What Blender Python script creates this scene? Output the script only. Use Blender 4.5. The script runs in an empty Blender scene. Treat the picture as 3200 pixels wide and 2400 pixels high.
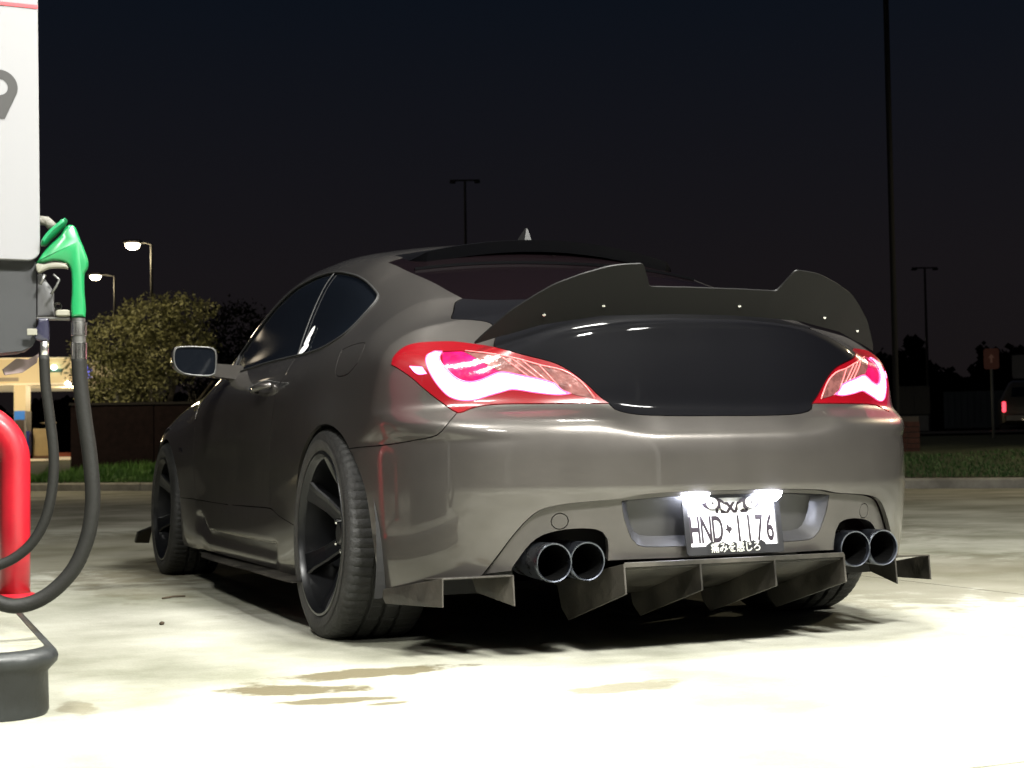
import bpy, math, random
import numpy as np
from mathutils import Vector, Matrix
from mathutils.geometry import delaunay_2d_cdt
random.seed(7); RNG = np.random.default_rng(7)
S = bpy.context.scene
COL = S.collection
R_ = math.radians
# ---------------------------------------------------------------- camera
cam_d = bpy.data.cameras.new('camera'); cam = bpy.data.objects.new('camera', cam_d); COL.objects.link(cam)
cam_d.sensor_width = 36; cam_d.lens = 4615.0/3200*36; cam_d.clip_start = .05; cam_d.clip_end = 2000
_y, _p, _r = R_(23.206), R_(2.657), R_(-.814)
_f = Vector((math.sin(_y)*math.cos(_p), math.cos(_y)*math.cos(_p), math.sin(_p)))
_x = Vector((math.cos(_y), -math.sin(_y), 0)); _u = _x.cross(_f)
_R = _x*math.cos(_r) + _u*math.sin(_r); _U = -_x*math.sin(_r) + _u*math.cos(_r)
cam.matrix_world = Matrix(((_R.x, _U.x, -_f.x, -2.196), (_R.y, _U.y, -_f.y, -4.499), (_R.z, _U.z, -_f.z, .566), (0, 0, 0, 1)))
S.camera = cam
cam_d.dof.use_dof = True; cam_d.dof.focus_distance = 4.3; cam_d.dof.aperture_fstop = 9.0
# ---------------------------------------------------------------- night sky and exposure
W = bpy.data.worlds.new('World'); S.world = W; W.use_nodes = True
nt = W.node_tree; nt.nodes.clear()
out = nt.nodes.new('ShaderNodeOutputWorld'); bg = nt.nodes.new('ShaderNodeBackground')
tc = nt.nodes.new('ShaderNodeTexCoord'); sx = nt.nodes.new('ShaderNodeSeparateXYZ'); cr = nt.nodes.new('ShaderNodeValToRGB')
nt.links.new(tc.outputs['Generated'], sx.inputs[0]); nt.links.new(sx.outputs['Z'], cr.inputs[0])
e = cr.color_ramp.elements; e[0].position = 0.0; e[0].color = (.0088, .0068, .0068, 1); e[1].position = .30; e[1].color = (.0038, .0058, .0102, 1)
k = e.new(.12); k.color = (.0088, .0074, .0088, 1)
nt.links.new(cr.outputs[0], bg.inputs[0]); nt.links.new(bg.outputs[0], out.inputs[0]); bg.inputs[1].default_value = 1.0
S.view_settings.view_transform = 'Standard'; S.view_settings.look = 'None'; S.view_settings.exposure = 0; S.view_settings.gamma = 1
S.view_settings.use_curve_mapping = False
S.cycles.use_denoising = True; S.cycles.max_bounces = 6; S.cycles.sample_clamp_indirect = 6; S.cycles.caustics_reflective = False; S.cycles.caustics_refractive = False
# ---------------------------------------------------------------- materials
MATS = {}
def mat(name, col, rough=.6, metal=0.0, coat=0.0, coat_r=.05, emit=None, es=0, noise=0.0, nscale=8, col2=None, bump=0.0, bscale=40, rvar=0.0, spec=.5, sheen=0, stretch=None):
    if name in MATS: return MATS[name]
    m = bpy.data.materials.new(name); m.use_nodes = True; t = m.node_tree; b = t.nodes['Principled BSDF']
    b.inputs['Base Color'].default_value = (*col, 1); b.inputs['Roughness'].default_value = rough; b.inputs['Metallic'].default_value = metal
    b.inputs['Coat Weight'].default_value = coat; b.inputs['Coat Roughness'].default_value = coat_r; b.inputs['Specular IOR Level'].default_value = spec
    if emit: b.inputs['Emission Color'].default_value = (*emit, 1); b.inputs['Emission Strength'].default_value = es
    if noise or bump or rvar or col2:
        tcn = t.nodes.new('ShaderNodeTexCoord'); src = tcn.outputs['Object']
        if stretch:
            mp = t.nodes.new('ShaderNodeMapping'); mp.inputs['Scale'].default_value = stretch; t.links.new(src, mp.inputs[0]); src = mp.outputs[0]
        n = t.nodes.new('ShaderNodeTexNoise'); n.inputs['Scale'].default_value = nscale; n.inputs['Detail'].default_value = 5; n.inputs['Roughness'].default_value = .6
        t.links.new(src, n.inputs['Vector'])
        if noise or col2:
            r = t.nodes.new('ShaderNodeValToRGB'); r.color_ramp.elements[0].position = .35; r.color_ramp.elements[1].position = .68
            c2 = col2 or tuple(c*(1+noise) for c in col); c1 = col if col2 else tuple(c*(1-noise) for c in col)
            r.color_ramp.elements[0].color = (*c1, 1); r.color_ramp.elements[1].color = (*c2, 1)
            t.links.new(n.outputs['Fac'], r.inputs[0]); t.links.new(r.outputs[0], b.inputs['Base Color'])
        if rvar:
            mr = t.nodes.new('ShaderNodeMapRange'); mr.inputs['From Min'].default_value = .3; mr.inputs['From Max'].default_value = .7
            mr.inputs['To Min'].default_value = max(.02, rough-rvar); mr.inputs['To Max'].default_value = rough+rvar
            t.links.new(n.outputs['Fac'], mr.inputs[0]); t.links.new(mr.outputs[0], b.inputs['Roughness'])
        if bump:
            n2 = t.nodes.new('ShaderNodeTexNoise'); n2.inputs['Scale'].default_value = bscale; n2.inputs['Detail'].default_value = 4; t.links.new(src, n2.inputs['Vector'])
            bp = t.nodes.new('ShaderNodeBump'); bp.inputs['Strength'].default_value = bump; bp.inputs['Distance'].default_value = .01
            t.links.new(n2.outputs['Fac'], bp.inputs['Height']); t.links.new(bp.outputs[0], b.inputs['Normal'])
    MATS[name] = m; return m
# ---------------------------------------------------------------- mesh helpers
def tag(o, label=None, cat=None, group=None, kind=None):
    if label: o['label'] = label
    if cat: o['category'] = cat
    if group: o['group'] = group
    if kind: o['kind'] = kind
    return o
def empty(name, loc=(0, 0, 0), label=None, cat=None, group=None, rz=0):
    o = bpy.data.objects.new(name, None); COL.objects.link(o); o.location = loc; o.rotation_euler = (0, 0, rz); o.empty_display_size = .1
    return tag(o, label, cat, group)
def link(name, verts, faces, m, parent=None, smooth=False, angle=None):
    me = bpy.data.meshes.new(name)
    me.from_pydata([tuple(map(float, v)) for v in verts], [], [tuple(map(int, f)) for f in faces]); me.update()
    for mm in (m if isinstance(m, (list, tuple)) else [m]): me.materials.append(mm)
    if smooth:
        me.polygons.foreach_set('use_smooth', [True]*len(me.polygons))
        if angle: me.set_sharp_from_angle(angle=R_(angle))
    o = bpy.data.objects.new(name, me); COL.objects.link(o)
    if parent is not None: o.parent = parent
    return o
class MB:
    def __init__(s): s.v = []; s.f = []
    def add(s, v, f):
        n = len(s.v); s.v += [tuple(p) for p in v]; s.f += [tuple(i+n for i in q) for q in f]; return s
    def box(s, x0, x1, y0, y1, z0, z1, bev=0.0):
        if bev <= 0:
            v = [(x, y, z) for z in (z0, z1) for y in (y0, y1) for x in (x0, x1)]
            return s.add(v, [(0, 2, 3, 1), (4, 5, 7, 6), (0, 1, 5, 4), (2, 6, 7, 3), (0, 4, 6, 2), (1, 3, 7, 5)])
        b = min(bev, (x1-x0)*.45, (y1-y0)*.45, (z1-z0)*.45); rings = []
        for (i, z) in ((b, z0), (0, z0+b), (0, z1-b), (b, z1)):
            rings.append([(x0+i+b*0, y0+b+i, z), (x0+b+i, y0+i, z), (x1-b-i, y0+i, z), (x1-i, y0+b+i, z), (x1-i, y1-b-i, z), (x1-b-i, y1-i, z), (x0+b+i, y1-i, z), (x0+i, y1-b-i, z)])
        return s.loft(rings, True)
    def loft(s, rings, cap=False, closed=True):
        n = len(rings[0]); v = [p for r in rings for p in r]; f = []
        for k in range(len(rings)-1):
            for i in range(n if closed else n-1):
                j = (i+1) % n; f.append((k*n+i, k*n+j, (k+1)*n+j, (k+1)*n+i))
        if cap: f.append(tuple(range(n))[::-1]); f.append(tuple((len(rings)-1)*n+i for i in range(n)))
        return s.add(v, f)
    def tube(s, pts, r, n=10, cap=True):
        pts = [Vector(p) for p in pts]; rr = r if isinstance(r, (list, tuple)) else [r]*len(pts)
        t0 = (pts[1]-pts[0]).normalized(); a = Vector((0, 0, 1)) if abs(t0.z) < .9 else Vector((1, 0, 0))
        u = t0.cross(a).normalized(); rings = []
        for i, p in enumerate(pts):
            t = (pts[min(i+1, len(pts)-1)]-pts[max(i-1, 0)]).normalized(); u = (u - t*u.dot(t)).normalized(); w = t.cross(u)
            rings.append([tuple(p + (u*math.cos(2*math.pi*k/n) + w*math.sin(2*math.pi*k/n))*rr[i]) for k in range(n)])
        return s.loft(rings, cap)
    def lathe(s, prof, axis='z', o=(0, 0, 0), n=32, a0=0, a1=2*math.pi):
        full = abs(a1-a0-2*math.pi) < 1e-6; m = n if full else n+1; rings = []
        for r, h in prof:
            ring = []
            for k in range(m):
                a = a0+(a1-a0)*k/n; c, q = r*math.cos(a), r*math.sin(a)
                ring.append({'z': (o[0]+c, o[1]+q, o[2]+h), 'x': (o[0]+h, o[1]+c, o[2]+q), 'y': (o[0]+c, o[1]+h, o[2]+q)}[axis])
            rings.append(ring)
        return s.loft(rings, False, full)
    def prism(s, poly, axis, h0, h1):
        """extrude a 2D polygon: axis x -> (y,z), y -> (x,z), z -> (x,y)"""
        def P(p, h): return {'x': (h, p[0], p[1]), 'y': (p[0], h, p[1]), 'z': (p[0], p[1], h)}[axis]
        return s.loft([[P(p, h0) for p in poly], [P(p, h1) for p in poly]], True)
    def go(s, name, m, parent=None, smooth=False, angle=None):
        return link(name, s.v, s.f, m, parent, smooth, angle)
def bevel(o, w=.004, seg=2):
    md = o.modifiers.new('bevel', 'BEVEL'); md.width = w; md.segments = seg; md.limit_method = 'ANGLE'; md.angle_limit = R_(40); return o
def smooth_line(pts, closed=False, step=.02, corner=48):
    P = [np.asarray(p, float) for p in pts]; n = len(P); out = []
    def isc(i):
        if not closed and i in (0, n-1): return True
        a = P[i]-P[i-1]; b = P[(i+1) % n]-P[i]
        c = a@b/(np.linalg.norm(a)*np.linalg.norm(b)+1e-12); return math.degrees(math.acos(max(-1, min(1, c)))) > corner
    cor = [isc(i) for i in range(n)]
    for i in range(n if closed else n-1):
        j = (i+1) % n; p1, p2 = P[i], P[j]; L = np.linalg.norm(p2-p1)
        if L < 1e-9: continue
        m1 = (p2-p1) if cor[i] else (p2-P[i-1])*.5*min(1.6, 2*L/(L+np.linalg.norm(p1-P[i-1])))
        m2 = (p2-p1) if cor[j] else (P[(j+1) % n]-p1)*.5*min(1.6, 2*L/(L+np.linalg.norm(P[(j+1) % n]-p2)))
        k = max(1, int(round(L/step)))
        for q in range(k):
            t = q/k; out.append((2*t**3-3*t*t+1)*p1+(t**3-2*t*t+t)*m1+(-2*t**3+3*t*t)*p2+(t**3-t*t)*m2)
    if not closed: out.append(P[-1])
    return out
import numpy as np
# ---------------------------------------------------------------- body surface
def _pchip(xk, yk, x):
    xk = np.asarray(xk, float); yk = np.asarray(yk, float)
    sh = (slice(None),) + (None,) * (yk.ndim - 1)
    h = np.diff(xk); d = np.diff(yk, axis=0) / h[sh]
    m = np.zeros_like(yk)
    m[1:-1] = np.where(d[1:] * d[:-1] > 0, 2 * d[1:] * d[:-1] / (d[1:] + d[:-1] + 1e-12), 0)
    m[0] = d[0]; m[-1] = d[-1]
    i = np.clip(np.searchsorted(xk, x) - 1, 0, len(xk) - 2)
    hh = h[i][sh]; t = np.clip((x - xk[i]) / h[i], 0, 1)[sh]
    return ((1 + 2*t)*(1-t)**2*yk[i] + t*(1-t)**2*hh*m[i] + t*t*(3-2*t)*yk[i+1] + t*t*(t-1)*hh*m[i+1])
def _blur(a, s, ax):
    n = int(3*s) + 1; k = np.exp(-.5*(np.arange(-n, n+1)/s)**2); k /= k.sum()
    p = [(0, 0)]*a.ndim; p[ax] = (n, n)
    b = np.pad(a, p, mode='edge')
    return np.apply_along_axis(lambda v: np.convolve(v, k, 'valid'), ax, b)
SZ = [.10,.20,.30,.42,.55,.66,.74,.82,.88,.93,.99,1.06,1.13,1.20,1.27,1.34,1.42]
SY = [-.9,-.5,-.25,0,.2,.5,1.0,1.6,2.1,2.5,2.82,3.2,3.6,3.9]
ST = [
 [.78,.83,.86,.87,.875,.86,.85,.83,.80,.75,.70,.62,.55,.48,.40,.30,.20],
 [.85,.885,.900,.908,.910,.898,.888,.874,.852,.810,.745,.65,.58,.50,.42,.34,.25],
 [.85,.890,.908,.918,.923,.910,.896,.880,.858,.82,.752,.675,.61,.545,.48,.42,.35],
 [.85,.895,.915,.928,.936,.926,.903,.883,.860,.825,.765,.708,.655,.605,.55,.48,.40],
 [.86,.900,.915,.922,.926,.915,.900,.882,.857,.825,.772,.722,.68,.637,.585,.52,.45],
 [.87,.907,.910,.905,.905,.900,.892,.878,.850,.81,.768,.733,.698,.66,.615,.57,.50],
 [.87,.910,.905,.893,.890,.892,.892,.880,.845,.80,.765,.730,.695,.66,.625,.585,.53],
 [.87,.910,.900,.890,.887,.890,.890,.875,.842,.80,.765,.730,.695,.66,.625,.585,.53],
 [.87,.900,.895,.890,.892,.893,.888,.865,.830,.79,.755,.720,.685,.65,.61,.57,.50],
 [.87,.900,.905,.910,.915,.905,.880,.840,.790,.745,.71,.68,.65,.61,.57,.53,.46],
 [.86,.890,.910,.920,.925,.910,.875,.820,.760,.70,.66,.63,.60,.56,.52,.48,.42],
 [.84,.870,.890,.900,.900,.880,.840,.780,.700,.62,.58,.55,.52,.48,.44,.40,.36],
 [.78,.800,.820,.820,.810,.780,.730,.660,.580,.50,.45,.42,.40,.38,.36,.34,.32],
 [.55,.58,.60,.60,.59,.56,.52,.47,.42,.38,.35,.33,.32,.31,.3,.3,.3]]
_gy = np.arange(-1.2, 4.2, .01); _gz = np.arange(0, 1.6, .01)
_a = _pchip(SY, np.array(ST), _gy); _a = _pchip(SZ, _a.T, _gz).T
_a = _blur(_blur(_a, 6, 0), 1.6, 1)
CY = [-1.1,-.95,-.85,-.7,-.5,-.36,-.27,-.15,0,.15,.3,.5,.8,1.1,1.4,1.7,2.0,2.2,2.5,2.75,2.9,3.2,3.5,3.7,3.9]
CZ = [.93,.945,.962,.985,1.010,1.028,1.052,1.108,1.172,1.228,1.284,1.333,1.369,1.384,1.386,1.370,1.325,1.268,1.145,1.035,.985,.92,.80,.68,.5]
_zc = _blur(_pchip(CY, CZ, np.arange(-1.2, 4.6, .005)), 6, 0)
RZ = [0,.12,.25,.36,.43,.47,.55,.600,.616,.628,.648,.668,.69,.75,.82,.88,.93,.97,1.05,1.3]
RY = [-.86,-.89,-.925,-.942,-.950,-.953,-.952,-.945,-.938,-.922,-.897,-.873,-.860,-.851,-.838,-.824,-.812,-.795,-.75,-.6]
_rc = _blur(_pchip(RZ, RY, np.arange(-.1, 1.7, .002)), 3, 0)
_pl = _blur(_pchip([0,.2,.34,.5,.62,.72,.8,.85,.9,.95,1.05], [0,.004,.02,.068,.126,.188,.253,.308,.38,.48,.75], np.arange(0, 1.3, .005)), 5, 0)
def _lin(tab, x0, dx, x):
    f = np.clip((x - x0)/dx, 0, len(tab) - 1.001); i = f.astype(int); f = f - i
    return tab[i]*(1-f) + tab[i+1]*f
def _bil(x, y):
    f = np.clip((x + 1.2)/.01, 0, _a.shape[0]-1.001); g = np.clip(y/.01, 0, _a.shape[1]-1.001)
    i = f.astype(int); j = g.astype(int); f -= i; g -= j
    return _a[i,j]*(1-f)*(1-g)+_a[i+1,j]*f*(1-g)+_a[i,j+1]*(1-f)*g+_a[i+1,j+1]*f*g
def sst(a, b, x):
    t = np.clip((x-a)/(b-a), 0, 1); return t*t*(3-2*t)
def smax(a, b, k):
    h = np.maximum(k - np.abs(a-b), 0)/k
    return np.maximum(a, b) + h*h*k*.25
def seg_sdf(poly, x, y):
    """signed distance to a closed polygon, negative inside"""
    P = np.asarray(poly, float); Q = np.roll(P, -1, 0)
    d = np.full(x.shape, 1e9); ins = np.zeros(x.shape, bool)
    for (ax, ay), (bx, by) in zip(P, Q):
        ex, ey = bx-ax, by-ay; t = np.clip(((x-ax)*ex+(y-ay)*ey)/(ex*ex+ey*ey+1e-12), 0, 1)
        d = np.minimum(d, (x-ax-t*ex)**2+(y-ay-t*ey)**2)
        c = ((ay > y) != (by > y)) & (x < (bx-ax)*(y-ay)/(by-ay+1e-15)+ax)
        ins ^= c
    d = np.sqrt(d); return np.where(ins, -d, d)
VAL = None      # lower valance outline and plate pocket in the x,z plane (set below)
POC = None
def F(x, y, z, detail=True):
    x = np.abs(x)
    side = x - _bil(y, z)
    crown = np.interp(y, [-1,-.7,-.45,-.2,.2,.6,1.5,2.2,3,4], [.34,.29,.14,.10,.19,.20,.20,.16,.25,.3])
    crown2 = np.interp(y, [-1,-.75,-.45,-.2], [.8,.35,.03,0])
    sh = .95*x*x*sst(1.1, 2.0, y)*(1 - sst(2.3, 2.9, y)*.8)
    top = z - (_lin(_zc, -1.2, .005, y + sh) - crown*x*x - crown2*np.maximum(x-.35, 0)**2)
    zs = z - .026*sst(.22, .42, x)*np.clip(1-np.abs(z-.655)/.11, 0, 1)
    rear = (_lin(_rc, -.1, .002, zs) + _lin(_pl, 0, .005, x)) - y
    front = y - (3.70 - .35*(z-.5)**2 - .55*x**2.6)
    f = smax(top, side, np.interp(y, [-.75,-.5,0], [.05,.08,.10]))
    f = smax(f, rear, np.interp(z, [.3,.6,.68,.9,1.0], [.24,.24,.06,.04,.08]))
    return smax(f, front, .35)
# chart: u runs round the car (rear centre ... side ... front), v is elevation
YA, YB, ZS, UM = .25, 2.9, .55, .95
def chart(P):
    P = np.asarray(P, float); x, y, z = np.abs(P[...,0]), P[...,1], P[...,2]
    dr = YA - y; df = y - YB
    rr = np.hypot(x, np.maximum(dr, 0)); rf = np.hypot(x, np.maximum(df, 0))
    u = np.where(dr > 0, YA - UM*np.arctan2(dr, x), np.where(df > 0, YB + UM*np.arctan2(df, x), y))
    r = np.where(dr > 0, rr, np.where(df > 0, rf, x))
    return np.stack([u, np.arctan2(z - ZS, r)], -1)
def surf(uv, off=0.0):
    uv = np.asarray(uv, float); u, v = uv[...,0], uv[...,1]
    a = np.clip((YA-u)/UM, 0, np.pi/2); b = np.clip((u-YB)/UM, 0, np.pi/2)
    ang = np.where(u < YA, a, b); sg = np.where(u < YA, -1., 1.)
    O = np.stack([0*u, np.clip(u, YA, YB), 0*u + ZS], -1)
    D = np.stack([np.cos(ang)*np.cos(v), sg*np.sin(ang)*np.cos(v)*((u < YA) | (u > YB)), np.sin(v)], -1)
    lo = np.zeros(u.shape); hi = np.full(u.shape, 2.2)
    for _ in range(26):
        m = .5*(lo+hi); q = O + D*m[..., None]
        ins = F(q[...,0], q[...,1], q[...,2]) < 0
        lo = np.where(ins, m, lo); hi = np.where(ins, hi, m)
    P = O + D*(.5*(lo+hi))[..., None]
    return P + grad(P)*off if off else P
def grad(P, h=.004):
    x, y, z = P[...,0], P[...,1], P[...,2]
    g = np.stack([F(x+h,y,z)-F(x-h,y,z), F(x,y+h,z)-F(x,y-h,z), F(x,y,z+h)-F(x,y,z-h)], -1)
    return g/(np.linalg.norm(g, axis=-1, keepdims=True)+1e-9)
# ================================================================ THE COUPE: body outlines (metres, car frame: x right, y forward, z up)
VAL_ = [(-.3,.4525),(.188,.451),(.296,.446),(.347,.436),(.44,.430),(.509,.423),(.558,.409),(.587,.384),(.618,.344),(.657,.282),(.69,.229),(.72,.1),(-.3,.1)]
def sideP(L): return [(float(_bil(np.array([y]), np.array([z]))[0]), y, z) for y, z in L]
def rearP(L): return [(x, float(_lin(_rc, -.1, .002, np.array([z]))[0] + _lin(_pl, 0, .005, np.array([x]))[0]), z) for x, z in L]
U0 = YA-UM*math.pi/2; VT = math.pi/2
def ch(L): return [tuple(p) for p in chart(np.array(L, float))]
ARCH = [(.345,.06),(.348,.33),(.335,.42),(.303,.49),(.243,.56),(.165,.612),(.07,.648),(-.04,.661),(-.135,.650),(-.225,.620),(-.32,.566),(-.378,.51),(-.412,.45),(-.43,.37),(-.437,.25),(-.44,.06)]
FARCH = [(2.82+a, b) for a, b in [(.40,.06),(.395,.30),(.37,.42),(.31,.52),(.22,.595),(.11,.64),(0,.655),(-.11,.64),(-.22,.595),(-.31,.52),(-.355,.42),(-.37,.30),(-.375,.06)]]
LIGHT = [(.853,-.50,.820),(.847,-.495,.836),(.834,-.498,.857),(.811,-.503,.876),(.768,-.520,.886),(.70,-.570,.888),(.655,-.625,.877),(.616,-.682,.863),(.564,-.744,.842),(.511,-.775,.826),(.469,-.793,.811),(.428,-.811,.784),(.391,-.824,.75),(.363,-.833,.72),(.336,-.839,.698),(.388,-.828,.698),(.502,-.79,.699),(.611,-.738,.6995),(.655,-.71,.696),(.685,-.69,.687),(.706,-.684,.677),(.716,-.677,.675),(.728,-.669,.682),(.75,-.648,.702),(.776,-.625,.727),(.8,-.602,.753),(.822,-.574,.781),(.843,-.535,.806)]
GLOW = [(-.783,-.589,.824),(-.773,-.575,.843),(-.75,-.575,.854),(-.735,-.590,.853),(-.748,-.605,.832),(-.744,-.635,.806),(-.729,-.656,.784),(-.712,-.671,.770),(-.690,-.686,.764),(-.664,-.702,.769),(-.635,-.720,.784),(-.613,-.731,.791),(-.568,-.755,.781),(-.483,-.793,.757),(-.461,-.803,.736),(-.439,-.811,.727),(-.473,-.799,.724),(-.529,-.777,.731),(-.588,-.748,.741),(-.615,-.734,.734),(-.647,-.716,.724),(-.681,-.696,.713),(-.712,-.675,.713),(-.739,-.655,.725),(-.758,-.638,.748),(-.776,-.618,.782)]
CLEAR = [(.684,-.634,.851),(.626,-.702,.841),(.565,-.752,.825),(.512,-.778,.807),(.459,-.799,.793),(.42,-.814,.769),(.395,-.824,.741),(.374,-.831,.712),(.416,-.819,.72),(.439,-.811,.727),(.461,-.803,.736),(.483,-.793,.757),(.568,-.755,.781),(.613,-.731,.791),(.656,-.694,.822)]
REDIN = [(.735,-.590,.853),(.70,-.62,.853),(.684,-.634,.851),(.656,-.694,.822),(.613,-.731,.791),(.664,-.702,.769),(.690,-.686,.764),(.712,-.671,.770),(.744,-.635,.806)]
MARK = [(.822,-.556,.815),(.795,-.588,.812),(.783,-.600,.790),(.800,-.585,.788),(.812,-.574,.795)]
WIN = [(-.812,1.80,.912),(-.752,1.876,1.007),(-.700,1.72,1.112),(-.660,1.58,1.19),(-.632,1.40,1.248),(-.616,1.14,1.268),(-.622,.838,1.252),(-.644,.568,1.212),(-.663,.344,1.163),(-.680,.18,1.110),(-.692,.115,1.083),(-.712,.095,1.055),(-.757,.114,1.003),(-.792,.155,.955),(-.818,.28,.932),(-.816,.491,.925),(-.806,.789,.928),(-.803,1.072,.931),(-.805,1.441,.926)]
DIV = [(.615,.86,1.30),(.6240,.845,1.249),(.683,.849,1.154),(.726,.826,1.07),(.769,.779,.985),(.804,.704,.925),(.82,.69,.89)]
RGLASS = [(0,.40,1.31),(.3,.39,1.285),(.48,.375,1.255),(.573,.37,1.235),(.570,.33,1.222),(.560,.154,1.170),(.548,-.04,1.115),(.538,-.142,1.078),(.524,-.215,1.051),(.45,-.245,1.05),(.3,-.265,1.06),(0,-.275,1.06)]
DECK = [(0,-.275,1.06),(.3,-.265,1.06),(.45,-.245,1.05),(.524,-.215,1.051),(.555,-.236,1.034),(.587,-.302,1.002),(.628,-.40,.963),(.622,-.44,.960),(.579,-.483,.955),(.560,-.53,.944),(.572,-.605,.911),(.614,-.684,.862),(.600,-.71,.83),(.5,-.79,.77),(.40,-.82,.72),(.336,-.839,.698),(.322,-.844,.681),(.29,-.852,.670),(.24,-.861,.664),(.12,-.868,.661),(0,-.87,.661)]
BUMP = [(0,-.87,.75),(.3,-.84,.75),(.5,-.78,.76),(.716,-.677,.690),(.722,-.676,.670),(.752,-.684,.639),(.781,-.676,.616),(.832,-.597,.602),(.877,-.494,.592),(.915,-.33,.586),(.93,-.2,.58),(.93,-.2,.0),(.9,-.5,.0),(.6,-.8,.0),(0,-.9,.0)]
VALP = rearP([(0,.4515),(.188,.450),(.296,.445),(.347,.436),(.44,.429),(.509,.422),(.558,.408),(.587,.383),(.618,.343),(.657,.281),(.69,.228),(.735,.15),(.5,.05),(0,.05)])
POCP = rearP([(0,.438),(.20,.436),(.341,.428),(.333,.385),(.322,.355),(.308,.324),(.290,.307),(.260,.300),(.1,.299),(0,.299)])
POCQ = rearP([(0,.432),(.20,.430),(.312,.422),(.306,.385),(.296,.355),(.284,.334),(.268,.324),(.240,.320),(.1,.319),(0,.319)])
EXH = rearP([(.60,.14),(.622,.232),(.605,.272),(.576,.316),(.545,.339),(.49,.352),(.425,.353),(.392,.343),(.378,.323),(.374,.295),(.374,.14)])
CAP = rearP([(.506+.022*math.cos(a), .376+.022*math.sin(a)) for a in np.linspace(0, 2*math.pi, 13)[:-1]])
FUEL = [(.849,.010,.900),(.868,-.004,.862),(.880,-.023,.828),(.884,-.062,.812),(.882,-.165,.813),(.872,-.235,.842),(.857,-.24,.885),(.845,-.215,.905),(.84,-.1,.908)]
DOOR = sideP([(2.17,.95),(2.21,.86),(2.20,.78),(2.175,.686),(2.18,.60),(2.185,.50),(2.16,.375),(1.5,.372),(.754,.378),(.772,.479),(.775,.596),(.745,.69),(.722,.745),(.700,.812),(.668,.852),(.684,.888),(.72,.925),(.75,.955),(1.0,1.0),(1.8,1.0)])
SKIRT = sideP([(2.50,.378),(1.5,.372),(.754,.378),(.60,.355),(.30,.325),(.30,.0),(2.5,.0)])
FEND = sideP([(2.17,.95),(2.21,.86),(2.20,.78),(2.175,.686),(2.18,.60),(2.185,.50),(2.16,.375),(2.5,.375),(2.5,.05)])+[(.9,3.35,.05),(.88,3.4,.5),(.74,3.3,.84),(.72,2.9,.90),(.74,2.45,.93)]
WSH = [(0,2.76,1.03),(.4,2.66,1.02),(.66,2.38,1.0),(.735,2.1,.99),(.70,1.95,1.08),(.62,1.78,1.2),(.55,1.66,1.27),(.3,1.75,1.34),(0,1.80,1.365)]
HOOD = [(0,2.80,1.01),(.4,2.72,.99),(.70,2.45,.95),(.72,2.9,.90),(.70,3.35,.80),(.55,3.52,.70),(0,3.62,.66)]
BOT = [(0,-.93,.262),(.37,-.91,.262),(.605,-.80,.242),(.69,-.746,.229),(.80,-.61,.210),(.862,-.437,.169),(.89,.345,.160),(.90,1.4,.155),(.89,2.45,.155),(.89,3.2,.15),(.6,3.6,.15),(0,3.75,.15)]
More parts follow.
